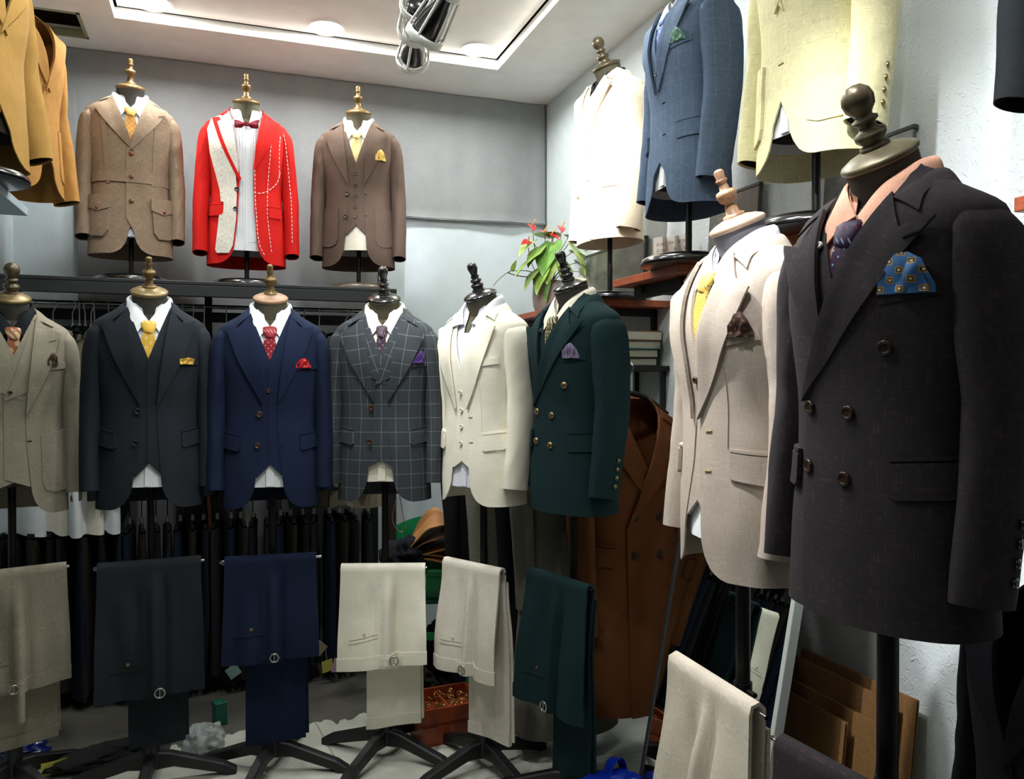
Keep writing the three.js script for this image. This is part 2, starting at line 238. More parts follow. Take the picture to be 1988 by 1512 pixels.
// ------------------------------------------------------------------ garment kit
// Local frame of a worn jacket: hem at y = 0, collar about y = 0.74, +z is the front, metres at scale 1.
const BODY = [  // y, half width, front depth, back depth, centre z
  [-0.55, 0.215, 0.135, 0.145, 0], [-0.2, 0.192, 0.125, 0.134, 0], [0.0, 0.178, 0.116, 0.122, 0], [0.10, 0.175, 0.114, 0.118, 0], [0.20, 0.168, 0.110, 0.108, 0], [0.30, 0.160, 0.106, 0.096, 0], [0.36, 0.160, 0.107, 0.093, 0],
  [0.45, 0.168, 0.117, 0.100, 0], [0.53, 0.178, 0.122, 0.108, 0], [0.60, 0.185, 0.114, 0.112, -0.005], [0.638, 0.188, 0.102, 0.108, -0.009], [0.660, 0.177, 0.092, 0.102, -0.011], [0.678, 0.150, 0.083, 0.094, -0.012],
  [0.697, 0.118, 0.074, 0.086, -0.010], [0.715, 0.091, 0.066, 0.079, -0.006], [0.740, 0.070, 0.058, 0.070, 0.0]];
const SE = 2.35;
function sect(y) {
  y = clamp(y, BODY[0][0], 0.74); let i = 0; while (i < BODY.length - 2 && BODY[i + 1][0] < y) i++;
  const p0 = BODY[Math.max(0, i - 1)], p1 = BODY[i], p2 = BODY[i + 1], p3 = BODY[Math.min(BODY.length - 1, i + 2)], t = (y - p1[0]) / (p2[0] - p1[0]), r = [];
  for (let k = 1; k < 5; k++) { const h = p2[0] - p1[0], m1 = (p2[k] - p0[k]) / (p2[0] - p0[0]), m2 = (p3[k] - p1[k]) / (p3[0] - p1[0]), t2 = t * t, t3 = t2 * t; r.push((2 * t3 - 3 * t2 + 1) * p1[k] + (t3 - 2 * t2 + t) * h * m1 + (-2 * t3 + 3 * t2) * p2[k] + (t3 - t2) * h * m2); }
  return { w: r[0], f: r[1], b: r[2], zc: r[3] };
}
const wrinkle = (x, y, s) => 0.0022 * noise(x * 13 + y * 7, y * 10 - x * 4, s) + 0.0032 * noise(x * 6, y * 4, s + 7) + 0.0015 * noise(x * 30, y * 5, s + 3) * smooth(0.35, 0.0, y);
function surface(seed, amp = 1) {      // front surface z of the torso at (x, y), grown by off
  return (x, y, off = 0) => { const s = sect(y), w = s.w + off, q = Math.min(0.999, Math.abs(x) / w); return s.zc + (s.f + off) * Math.pow(1 - Math.pow(q, SE), 1 / SE) + amp * wrinkle(x, y, seed) * smooth(0.72, 0.6, y); };
}
const arcTable = (() => { const s = sect(0.45), n = 720, t = [0]; let px, pz; for (let i = 0; i <= n; i++) { const a = i / n * 2 * Math.PI, x = s.w * Math.sign(Math.cos(a)) * Math.pow(Math.abs(Math.cos(a)), 2 / SE), z = s.f * Math.sign(Math.sin(a)) * Math.pow(Math.abs(Math.sin(a)), 2 / SE); if (i) t.push(t[i - 1] + Math.hypot(x - px, z - pz)); px = x; pz = z; } return (a) => { const f = clamp(a / (2 * Math.PI), 0, 1) * n, i = Math.min(n - 1, Math.floor(f)); return lerp(t[i], t[i + 1], f - i); }; })();
const along = (list, y) => { if (y >= list[0][0]) return list[0][1]; for (let i = 1; i < list.length; i++) if (y >= list[i][0]) { const a = list[i - 1], b = list[i]; return lerp(b[1], a[1], (y - b[0]) / (a[0] - b[0])); } return list[list.length - 1][1]; };
// wraps the torso from the viewer's-right front edge, round the back, to the viewer's-left front edge
function wrap({ right, left, y0, y1, off = 0, overlap = 0, seed = 1, amp = 1, th = 0.004, nu = 84, nv = 64, hemWave = 0 }) {
  const ang = (x, y) => { const w = sect(y).w + off, q = clamp(x / w, -0.995, 0.995); return Math.acos(Math.sign(q) * Math.pow(Math.abs(q), SE / 2)); };   // 0 = viewer's right side, pi/2 = front
  const vy = (v) => { const a = lerp(y0, y1, v); return v < 0.12 ? lerp(y0, lerp(y0, y1, 0.12), Math.pow(v / 0.12, 1.6)) : a; };
  return shell(nu, nv, (u, v) => {
    const y = vy(v), s = sect(y), aR = ang(along(right, y), y), aL = ang(along(left, y), y);
    let a = lerp(aR, aL - 2 * Math.PI, u);                                        // decreasing angle: front right -> back -> front left
    const o = off, c = Math.cos(a), sn = Math.sin(a), front = sn > 0;
    const x = (s.w + o) * Math.sign(c) * Math.pow(Math.abs(c), 2 / SE);
    let z = s.zc + ((front ? s.f : s.b) + o) * Math.sign(sn) * Math.pow(Math.abs(sn), 2 / SE);
    if (front) z += overlap * (0.5 - u) * smooth(0.2, 0.6, sn);
    z += amp * wrinkle(x, y, seed) * smooth(0.72, 0.6, y) * (front ? smooth(0, 0.5, sn) : -smooth(0, 0.5, -sn));
    let yy = y; if (hemWave && y < y0 + 0.1) { const k = smooth(y0 + 0.1, y0, y); z += hemWave * k * Math.sin(a * 5 + seed); }
    return [x, yy, z, arcTable(a < 0 ? a + 2 * Math.PI : a) + (a < 0 ? 0 : 1.28), y];
  }, th);
}
const mirrorX = (list) => list.map(([x, y]) => [-x, y]);
function strip3(inner, outer, n, m, bulge, th) {     // a band between two 3-D paths
  const ci = new THREE.CatmullRomCurve3(inner, false, 'centripetal'), co = new THREE.CatmullRomCurve3(outer, false, 'centripetal');
  return shell(n, m, (u, v) => { const a = ci.getPoint(u), b = co.getPoint(u), p = a.clone().lerp(b, v), r = V(p.x, 0, p.z + 0.01).normalize(), k = bulge * Math.sin(Math.PI * Math.pow(v, 0.6)); return [p.x + r.x * k, p.y + k * 0.7, p.z + r.z * k, u * 0.5, v * a.distanceTo(b)]; }, th, { flip: true });
}
const buttonGeo = mergeVertices(lathe([[0.0001, 0.0032], [0.55, 0.0032], [0.66, 0.0046], [0.86, 0.0052], [1.0, 0.0036], [1.0, 0.0]].map(([r, y]) => [r * 0.0105, y * 1.0]), 20).rotateX(Math.PI / 2));
const domeGeo = lathe([[0.0001, 0.0075], [0.5, 0.0068], [0.85, 0.0044], [1.0, 0.001], [1.0, 0.0]].map(([r, y]) => [r * 0.0105, y]), 20).rotateX(Math.PI / 2);
function onSurface(F, x, y, off) { const e = 0.006, n = V(-(F(x + e, y) - F(x - e, y)) / (2 * e), -(F(x, y + e) - F(x, y - e)) / (2 * e), 1).normalize(); return { p: V(x, y, F(x, y) + off), q: new THREE.Quaternion().setFromUnitVectors(V(0, 0, 1), n) }; }
function button(parent, F, x, y, off, mat, { r = 1, dome = false, name = 'button' } = {}) { const { p, q } = onSurface(F, x, y, off), m = part(name, dome ? domeGeo : buttonGeo, mat, parent); m.position.copy(p); m.quaternion.copy(q); m.scale.set(r, r, 1); return m; }
// dashes of thread along a path on the cloth
function stitches(path, F, off, { dash = 0.012, gap = 0.007, w = 0.0016 } = {}) {
  const c = new THREE.CatmullRomCurve3(path.map(([x, y]) => V(x, y, 0))), L = c.getLength(), out = [];
  for (let s = 0; s < L - dash; s += dash + gap) { const a = c.getPointAt(s / L), b = c.getPointAt((s + dash) / L); a.z = F(a.x, a.y) + off; b.z = F(b.x, b.y) + off; out.push(rod(a, b, w, 5)); }
  return merge(out);
}
const LAPELS = {
  peak: { tip: [0.146, 0.650], inner: [0.108, 0.644], corner: [0.113, 0.660], gorge: [0.072, 0.697] },
  lowPeak: { tip: [0.144, 0.628], inner: [0.100, 0.618], corner: [0.122, 0.646], gorge: [0.068, 0.680] },
  notch: { tip: [0.138, 0.634], inner: [0.108, 0.648], corner: [0.126, 0.663], gorge: [0.070, 0.690] },
  wide: { tip: [0.148, 0.620], inner: [0.116, 0.643], corner: [0.133, 0.657], gorge: [0.071, 0.692] },
};
const rounded = (x, y0, dir, r = 0.075, h = 0.10) => [0.0, 0.2, 0.4, 0.6, 0.8, 1].map((t) => { const a = t * Math.PI / 2; return [y0 + h * (1 - Math.sin(a)), x + dir * r * (1 - Math.cos(a))]; });
const frontOpen = (brk, gap = 0.027, cutR = 0.045, cutL = -0.058, y0 = 0) => ({ right: [[0.74, 0.076], [0.70, 0.076], [brk, gap], [0.24, gap + 0.004], ...rounded(cutR - 0.006, y0, 1)], left: [[0.74, -0.076], [0.70, -0.076], [brk, -gap], [0.24, -gap - 0.008], ...rounded(cutL + 0.006, y0, -1)] });
const frontClosed = (brk, y0 = 0, open = 0.26, cut = 0.05) => ({ right: [[0.74, 0.076], [0.70, 0.076], [brk, -0.018], [open, -0.020], ...rounded(cut, y0, 1)], left: [[0.74, -0.076], [0.70, -0.076], [brk, 0.018], [open, 0.018], ...rounded(-cut, y0, -1)] });
const frontDouble = (brk, y0 = 0, x = 0.078) => ({ right: [[0.74, 0.076], [0.70, 0.076], [brk, -x], [0.2, -x], [y0, -x + 0.006]], left: [[0.74, -0.076], [0.70, -0.076], [brk + 0.1, 0.03], [brk - 0.05, 0.06], [y0, 0.055]] });

function makeJacket(o) {      // o: place, turn, scale, material, front, break points, lapel kind, pockets, buttons ...
  const t = thing(o.name || 'suit_jacket', o.label, o.category || 'jacket', o.pos, o.turn, o.group), F = surface(o.seed, o.amp ?? 1), m = o.mat, y0 = o.y0 ?? 0;
  t.scale.setScalar(o.k || 1);
  part('body', wrap({ ...o.front, y0, y1: 0.738, overlap: o.overlap ?? 0.006, seed: o.seed, amp: o.amp ?? 1, hemWave: o.hemWave ?? 0.002, nv: y0 < -0.1 ? 84 : 64 }), m, t);
  const L = { ...LAPELS[o.lapel || 'notch'], ...(o.lapelAt || {}) };
  for (const s of [1, -1]) {
    const b = s > 0 ? o.brkR : o.brkL, X = (p) => [s * p[0], p[1]], over = (s > 0 ? 0.004 : 0.0015), turn = -s * Math.atan2(L.gorge[0] - s * b[0], L.gorge[1] - b[1]);
    const belly = 0.010, mid = (a, c, k, d) => [lerp(a[0], c[0], k) + d, lerp(a[1], c[1], k) - d * 0.3], bs = [s * b[0], b[1]];
    const outer = curve2([bs, mid(bs, L.tip, 0.3, belly * 0.8), mid(bs, L.tip, 0.65, belly), L.tip], 14);
    const roll = [L.gorge, mid(L.gorge, bs, 0.33, -0.004), mid(L.gorge, bs, 0.66, -0.005)];
    const rl = (x, y) => { const dx = s * x - lerp(bs[0], L.gorge[0], clamp((y - bs[1]) / (L.gorge[1] - bs[1]), 0, 1)); return 0.004 * smooth(0.03, 0, dx) + 0.006 * smooth(0.02, 0.09, dx) * smooth(bs[1], bs[1] + 0.12, y) + 0.007 * Math.exp(-(Math.pow(s * x - L.tip[0], 2) + Math.pow(y - L.tip[1], 2)) / 0.0009); };
    const poly = [...outer, L.inner, ...roll].map(X);
    const lp = part('lapel', drape(poly, F, { off: over, th: 0.0045, turn, lift: rl, hem: 0.0035 }), (s < 0 && o.lapelMatL) || m, t);
    if (o.lapelEdge && s < 0) part('lapel_edging', drape([...curve2([bs, mid(bs, L.tip, 0.3, belly * 0.8), mid(bs, L.tip, 0.65, belly), L.tip], 14), L.inner, [L.inner[0] - 0.006, L.inner[1] - 0.014], ...curve2([bs, mid(bs, L.tip, 0.3, belly * 0.8), mid(bs, L.tip, 0.65, belly), L.tip], 14).reverse().slice(1, -1).map(([x, y]) => [x - 0.014, y + 0.004])].map(X), F, { off: over + 0.003, th: 0.004, lift: rl, cell: 0.01 }), m, lp);
    if (o.lapelHole && s > 0) part('lapel_buttonhole', drape([[L.tip[0] - 0.034, L.tip[1] - 0.026], [L.tip[0] - 0.014, L.tip[1] - 0.020], [L.tip[0] - 0.014, L.tip[1] - 0.0225], [L.tip[0] - 0.034, L.tip[1] - 0.0285]].map(X), F, { off: over + 0.006, th: 0.0012, lift: rl }), o.threadMat || m, lp);
  }
  {   // collar: from one gorge round the neck to the other
    const g = L.gorge, c = L.corner, up = 0.010, z = (x, y) => F(x, y) + up;
    const my = lerp(g[1], 0.728, 0.6), ox = lerp(c[0], 0.112, 0.6), oy = lerp(c[1], 0.698, 0.6);
    const inn = [V(g[0] - 0.002, g[1] - 0.003, z(g[0], g[1])), V(0.076, my - 0.004, lerp(z(g[0], g[1]), 0.004, 0.5)), V(0.0795, 0.724, 0.0), V(0.066, 0.738, -0.050), V(0, 0.746, -0.080)];
    const out = [V(c[0], c[1], z(c[0], c[1])), V(ox, oy, z(ox, oy)), V(0.108, 0.702, -0.008), V(0.086, 0.704, -0.070), V(0, 0.704, -0.104)];
    const both = (l) => [...l, ...l.slice(0, -1).reverse().map((p) => V(-p.x, p.y, p.z))];
    part('collar', strip3(both(inn), both(out), 64, 6, 0.0035, 0.0035), m, t);
  }
  // sleeves
  const sl = o.sleeve || {}, cy = (sl.cuff ?? 0.062), out = sl.out ?? 0, fw = sl.fwd ?? 0.03;
  for (const s of [1, -1]) {
    const P = [[0.142, 0.645, -0.012, 0.006, 0.026], [0.156, 0.641, -0.012, 0.021, 0.052], [0.166, 0.615, -0.012, 0.037, 0.071], [0.174, 0.565, -0.012, 0.042, 0.077], [0.181 + out * 0.2, 0.48, -0.012, 0.041, 0.075], [0.189 + out * 0.5, 0.36, -0.010, 0.039, 0.069], [0.192 + out * 0.8, 0.22, fw * 0.3, 0.036, 0.063], [0.191 + out, cy, fw, 0.034, 0.058]];
    const path = new THREE.CatmullRomCurve3(P.map((p) => V(s * p[0], p[1], p[2])), false, 'centripetal'), rad = new THREE.CatmullRomCurve3(P.map((p) => V(p[3], p[4], 0)), false, 'centripetal');
    const fn = (u, v) => {
      const k = v < 0.25 ? v * 0.9 : lerp(0.225, 1, (v - 0.25) / 0.75), c = path.getPoint(k), T = path.getTangent(k), r = rad.getPoint(k), a = u * 2 * Math.PI * s;
      const side = V(T.y, -T.x, 0).normalize().multiplyScalar(-1), fr = V(0, 0, 1).addScaledVector(T, -T.z).normalize(); if (side.x * s < 0) side.multiplyScalar(-1);
      const w = 1 + 0.05 * noise(Math.cos(a) * 1.5 + s * 9, c.y * 9, o.seed + Math.sin(a)) + 0.04 * noise(Math.cos(a) * 3, c.y * 22, o.seed + 4 + Math.sin(a) * 2);
      const p = c.clone().addScaledVector(side, r.x * w * Math.cos(a)).addScaledVector(fr, r.y * w * Math.sin(a));
      return [p.x, p.y, p.z, u * 0.36, p.y];
    };
    const se = part('sleeve', shell(28, 44, fn, 0.0035, { wrapU: true }), m, t);
    const lin = part('sleeve_lining', shell(24, 3, (u, v) => { const p = fn(u, lerp(0.93, 0.995, v)), c = path.getPoint(1); return [lerp(c.x, p[0], 0.88), p[1] , lerp(c.z, p[2], 0.88), u, v]; }, 0.001, { wrapU: true }), darkLining, se);
    part('sleeve_lining_cap', grid(24, 2, (u, v) => { const p = fn(u, 0.93), c = path.getPoint(lerp(0.225, 1, 0.68 / 0.75)); return [lerp(c.x, p[0], 0.9 * v), p[1], lerp(c.z, p[2], 0.9 * v)]; }), darkLining, se);
    if (o.cuffButtons && (s > 0 || o.cuffBoth)) for (let i = 0; i < 4; i++) {
      const q = fn(0.75 - 0.06 * (o.cuffTurn ?? -3.6), 0.965 - i * 0.024), c = path.getPoint(0.96), d = V(q[0] - c.x, 0, q[2] - c.z).normalize(), b = part('cuff_button', o.dome ? domeGeo : buttonGeo, o.cuffButtons, se); b.position.set(q[0], q[1], q[2]).addScaledVector(d, 0.001); b.quaternion.setFromUnitVectors(V(0, 0, 1), d); b.scale.set(0.75, 0.75, 0.9);
    }
    if (o.sleeveStitch) part('basting_stitch', stitches([[0, 0], [0, 1]].map(() => 0) && [0.22, 0.4, 0.6, 0.8, 0.97].map((v) => { const p = fn(0.25, v); return [p[0], p[1]]; }), (x, y) => { let best = 1e9, z = 0; for (let v = 0.15; v <= 1; v += 0.02) { const p = fn(0.25, v); const d = Math.abs(p[1] - y); if (d < best) { best = d; z = p[2]; } } return z; }, 0.001), o.threadMat, se);
  }
  // pockets
  for (const p of o.flaps || []) {       // [x inner, x outer, y, height, tilt]
    const [xi, xo, y, h, tl] = p, q = [[xi, y], [xo, y + tl], [xo, y + tl - h + 0.004], [lerp(xi, xo, 0.9), y + tl - h - 0.001], [lerp(xi, xo, 0.12), y - h + 0.001], [xi, y - h + 0.008]];
    part('pocket_flap', drape(q, F, { off: 0.003, th: 0.004 }), m, t);
    part('pocket_welt', drape([[xi - 0.002, y + 0.003], [xo, y + tl + 0.003], [xo, y + tl + 0.009], [xi - 0.002, y + 0.009]], F, { off: 0.002, th: 0.0035 }), m, t);
  }
  for (const p of o.patch || []) {        // [x inner, x outer, y top, y bottom, tilt]
    const [xi, xo, yt, yb, tl] = p, s = Math.sign(xo - xi), r = 0.04, q = [[xi, yt], [xo, yt + tl], [xo, yb + r * 0.4], [xo - s * r * 0.3, yb + 0.004], [xo - s * r, yb], [xi + s * r, yb], [xi + s * r * 0.35, yb + r * 0.25], [xi + s * 0.003, yb + r * 0.9]];
    part('patch_pocket', drape(q, F, { off: 0.002, th: 0.0035 }), m, t);
  }
  if (o.welt) { const [xi, xo, y, tl] = o.welt; part('breast_pocket', drape([[xi, y], [xo, y + tl], [xo - 0.002, y + tl + 0.023], [xi - 0.002, y + 0.023]], F, { off: 0.003, th: 0.003 }), m, t); }
  for (const [x, y] of o.buttons || []) button(t, F, x, y, 0.006, o.buttonMat, { dome: o.dome, r: o.buttonR || 1 });
  for (const [x, y, w] of o.holes || []) part('buttonhole', drape([[x, y], [x + w, y + 0.001], [x + w, y + 0.0035], [x, y + 0.0025]], F, { off: 0.004, th: 0.0012 }), o.threadMat || seamDark, t);
  for (const d of o.darts || []) part('dart_seam', drape([[d[0], d[1]], [d[2], d[3]], [d[2] + 0.0016, d[3]], [d[0] + 0.0016, d[1]]], F, { off: 0.002, th: 0.0022, cell: 0.03 }), m, t);
  t.F = F; return t;
}
function makeShirt(o) {
  const t = thing('dress_shirt', o.label, 'shirt', o.pos, o.turn, o.group), F = surface(o.seed, 0.5), off = -0.016; t.scale.setScalar(o.k || 1);
  const tail = o.tail ?? 0.075, edges = o.open ? { right: [[0.74, 0.03], [0.655, 0.022], [0.56, 0.0], [0, -0.006]], left: [[0.74, -0.03], [0.655, -0.022], [0.56, -0.0005], [0, 0.004]] } : { right: [[0.74, 0.03], [0.655, 0.012], [0.64, -0.004], [0, -0.008]], left: [[0.74, -0.03], [0.655, -0.012], [0.64, 0.006], [0, 0.006]] };
  part('body', wrap({ ...edges, y0: tail, y1: 0.722, off, overlap: 0.002, seed: o.seed, amp: 0.5, hemWave: 0.006, th: 0.002, nu: 72, nv: 40 }), o.mat, t);
  if (o.pleats) for (const x of [-0.036, -0.024, -0.012, 0.012, 0.024, 0.036]) part('pleat', drape([[x - 0.004, 0.10], [x + 0.004, 0.10], [x + 0.004, 0.62], [x - 0.004, 0.62]], (a, b) => F(a, b, off), { off: 0.001, th: 0.002, cell: 0.04 }), o.mat, t);
  else part('placket', drape([[-0.014, tail + 0.004], [0.014, tail + 0.004], [0.014, 0.62], [-0.014, 0.62]], (a, b) => F(a, b, off), { off: 0.0015, th: 0.0015, cell: 0.02 }), o.mat, t);
  const z = (x, y) => F(x, y, off), sp = o.spread ?? 0, px = o.point || [0.045 + sp, 0.602], both = (l) => [...l, ...l.slice(0, -1).reverse().map((p) => V(-p.x, p.y, p.z))];
  let inn, out;
  if (o.wing) { inn = [V(0.012, 0.662, 0.066), V(0.044, 0.696, 0.054), V(0.066, 0.730, 0.012), V(0.058, 0.750, -0.036), V(0, 0.758, -0.064)]; out = [V(0.016, 0.640, 0.071), V(0.056, 0.668, 0.058), V(0.074, 0.700, 0.012), V(0.066, 0.716, -0.04), V(0, 0.722, -0.072)]; }
  else if (o.open) { inn = [V(0.020, 0.655, z(0.02, 0.655) + 0.012), V(0.050, 0.706, 0.052), V(0.069, 0.748, 0.008), V(0.060, 0.766, -0.040), V(0, 0.772, -0.068)]; out = [V(0.078, 0.640, z(0.078, 0.64) + 0.030), V(0.086, 0.684, 0.066), V(0.084, 0.722, 0.004), V(0.070, 0.730, -0.05), V(0, 0.730, -0.084)]; }
  else { inn = [V(0.002, 0.660, z(0.002, 0.660) + 0.008), V(0.033, 0.703, 0.056), V(0.0655, 0.742, 0.010), V(0.058, 0.758, -0.040), V(0, 0.764, -0.066)]; out = [V(px[0], px[1], z(px[0], px[1]) + 0.011), V(0.066, 0.664, z(0.066, 0.664) + 0.010), V(0.081, 0.710, 0.002), V(0.070, 0.724, -0.050), V(0, 0.724, -0.080)]; }
  const col = part('collar', strip3(both(inn), both(out), 60, 5, 0.004, 0.0025), o.collarMat || o.mat, t);
  part('collar_band', strip3(both(inn.map((p) => V(p.x * 0.96, p.y - 0.004, p.z * 0.95))), both(inn.map((p, i) => V(p.x * 0.97 + (i ? 0 : 0.002), p.y - 0.036, p.z * (i ? 0.97 : 1)))), 48, 3, 0.0, 0.0015), o.mat, t);
  if (o.collarButton) for (const s of [1, -1]) { const b = part('collar_button', buttonGeo, o.collarButton, col); b.position.set(s * (px[0] + 0.001), px[1] + 0.009, z(px[0], px[1] + 0.01) + 0.017); b.scale.set(0.62, 0.62, 0.8); b.rotation.x = -0.35; }
  return t;
}
function makeTie(o) {       // knot and blade hanging over the shirt front
  const t = thing('necktie', o.label, 'tie', o.pos, o.turn), F = surface(o.seed, 0.5), S = (x, y) => F(x, y, -0.016); t.scale.setScalar(o.k || 1);
  const end = o.end ?? 0.46, ky = o.knotY ?? 0.657, w = (o.w ?? 1) * 1.18;
  const P = [[0, ky, 0.016, 0.007], [0.2, ky - 0.006, 0.0215, 0.0125], [0.55, ky - 0.024, 0.020, 0.0125], [0.85, ky - 0.038, 0.015, 0.010], [1, ky - 0.043, 0.0135, 0.006]];
  const get = (v, k) => along(P.map((p) => [1 - p[0], p[k]]), 1 - v);
  part('knot', merge([shell(24, 10, (u, v) => { const y = get(v, 1), a = u * 2 * Math.PI, z = S(0, y) + 0.013; return [get(v, 2) * w * Math.cos(a), y - 0.004 * Math.cos(a) * v, z + get(v, 3) * Math.sin(a), 0.02 * Math.cos(a) + y * 0.5, y + 0.02 * Math.cos(a)]; }, 0.001, { wrapU: true }), shell(16, 2, (u, v) => { const a = u * 2 * Math.PI; return [0.016 * w * v * Math.cos(a), ky + 0.002 * (1 - v), S(0, ky) + 0.013 + 0.008 * v * Math.sin(a), 0.02 * Math.cos(a), ky]; }, 0.001, { wrapU: true })]), o.mat, t);
  const yb = ky - 0.04;
  part('blade', drape([[-0.013 * w, yb], [-0.02 * w, yb - 0.035], [-0.031 * w, yb - 0.10], [-0.036 * w, end + 0.03], [0, end], [0.036 * w, end + 0.03], [0.031 * w, yb - 0.10], [0.02 * w, yb - 0.035], [0.013 * w, yb]], S, { off: 0.0015, th: 0.003, cell: 0.01, lift: (x, y) => 0.008 * smooth(yb - 0.06, yb, y) + 0.002 * (1 - Math.pow(Math.abs(x) / 0.04, 2)) + (Math.abs(x) < 0.004 && y > yb - 0.04 ? -0.003 : 0) }), o.mat, t);
  return t;
}
function makeVest(o) {
  const t = thing('waistcoat', o.label, 'waistcoat', o.pos, o.turn), F = surface(o.seed, 0.7), S = (x, y) => F(x, y, -0.006); t.scale.setScalar(o.k || 1);
  const v = o.v ?? 0.522, b = o.bottom ?? 0.112, nt = o.notch ?? 0.165, lo = o.cross ?? 0.006;
  const side = (s, over) => { const e = over ? -lo : lo; return [[s * -Math.abs(lo) * (over ? 1 : 1), v - 0.006], [s * 0.068, 0.705], [s * 0.098, 0.69], [s * 0.13, 0.60], [s * 0.155, 0.50], [s * 0.150, 0.34], [s * 0.158, 0.17], [s * 0.045, b], [s * -lo, nt]]; };
  part('front_panel', drape(side(-1, false), S, { th: 0.003, cell: 0.016 }), o.mat, t);
  part('front_panel', drape(side(1, true), S, { off: 0.0025, th: 0.003, cell: 0.016 }), o.mat, t);
  if (o.lapels) for (const s of [-1, 1]) part('vest_lapel', drape([[s * -o.lapels.x, o.lapels.y], [s * (o.lapels.w - 0.012), o.lapels.y + 0.03], [s * 0.098, 0.62], [s * 0.090, 0.69], [s * 0.066, 0.70], [s * 0.004, v - 0.004]], S, { off: s > 0 ? 0.005 : 0.003, th: 0.0035, cell: 0.014, turn: -s * 0.35 }), o.mat, t);
  for (const [x, y] of o.buttons || []) button(t, S, x, y, 0.0055, o.buttonMat, { r: 0.72 });
  return t;
}
function makeSquare(o) {    // folded pocket square standing in the breast pocket
  const t = thing('pocket_square', o.label, 'pocket square', o.pos, o.turn), F = surface(o.seed, 1); t.scale.setScalar(o.k || 1);
  const [x, y] = o.at, w = o.w ?? 0.05, h = o.h ?? 0.04, sh = o.shape || [[-0.5, 0], [-0.46, 0.45], [-0.2, 0.85], [0.05, 1], [0.3, 0.7], [0.5, 0.2], [0.5, 0]];
  part('folded_cloth', drape(sh.map(([a, b]) => [x + a * w, y + b * h - 0.012]), F, { off: 0.005, th: 0.004, cell: 0.0045, lift: (a, b) => { const u = (a - x) / w, v = (b - y) / h; return 0.007 * Math.max(0, Math.sin(Math.PI * clamp(v, 0, 1))) * (1 - u * u * 2) + 0.0025 * (1 + Math.sin(u * 11 + v * 4 + o.seed)); } }), o.mat, t);
  part('fold', drape(sh.map(([a, b]) => [x + (a * 0.55 + (o.lean ?? 0.12)) * w, y + b * h * 0.72 - 0.010]), F, { off: 0.010, th: 0.004, cell: 0.0045, lift: (a, b) => { const u = (a - x) / w, v = (b - y) / h; return 0.006 * Math.max(0, Math.sin(Math.PI * clamp(v * 1.2, 0, 1))) + 0.003 * Math.sin(u * 14 - v * 6 + o.seed); } }), o.mat, t);
  return t;
}
// ------------------------------------------------------------------ dress forms
const FINIAL = {
  spindle: [[0.024, 0], [0.024, 0.006], [0.015, 0.010], [0.013, 0.026], [0.010, 0.032], [0.019, 0.038], [0.023, 0.052], [0.021, 0.060], [0.011, 0.064], [0.0095, 0.078], [0.013, 0.082], [0.013, 0.086], [0.010, 0.089], [0.0115, 0.104], [0.007, 0.109], [0.0001, 0.110]],
  ball: [[0.024, 0], [0.024, 0.006], [0.017, 0.010], [0.025, 0.018], [0.026, 0.028], [0.015, 0.034], [0.014, 0.042], [0.021, 0.046], [0.021, 0.051], [0.014, 0.055], [0.016, 0.060], [0.024, 0.070], [0.0265, 0.084], [0.023, 0.097], [0.012, 0.107], [0.0001, 0.109]],
  pawn: [[0.024, 0], [0.024, 0.006], [0.018, 0.010], [0.024, 0.018], [0.024, 0.024], [0.014, 0.030], [0.021, 0.037], [0.021, 0.042], [0.012, 0.048], [0.017, 0.054], [0.012, 0.060], [0.014, 0.068], [0.019, 0.084], [0.018, 0.098], [0.010, 0.106], [0.0001, 0.107]],
};
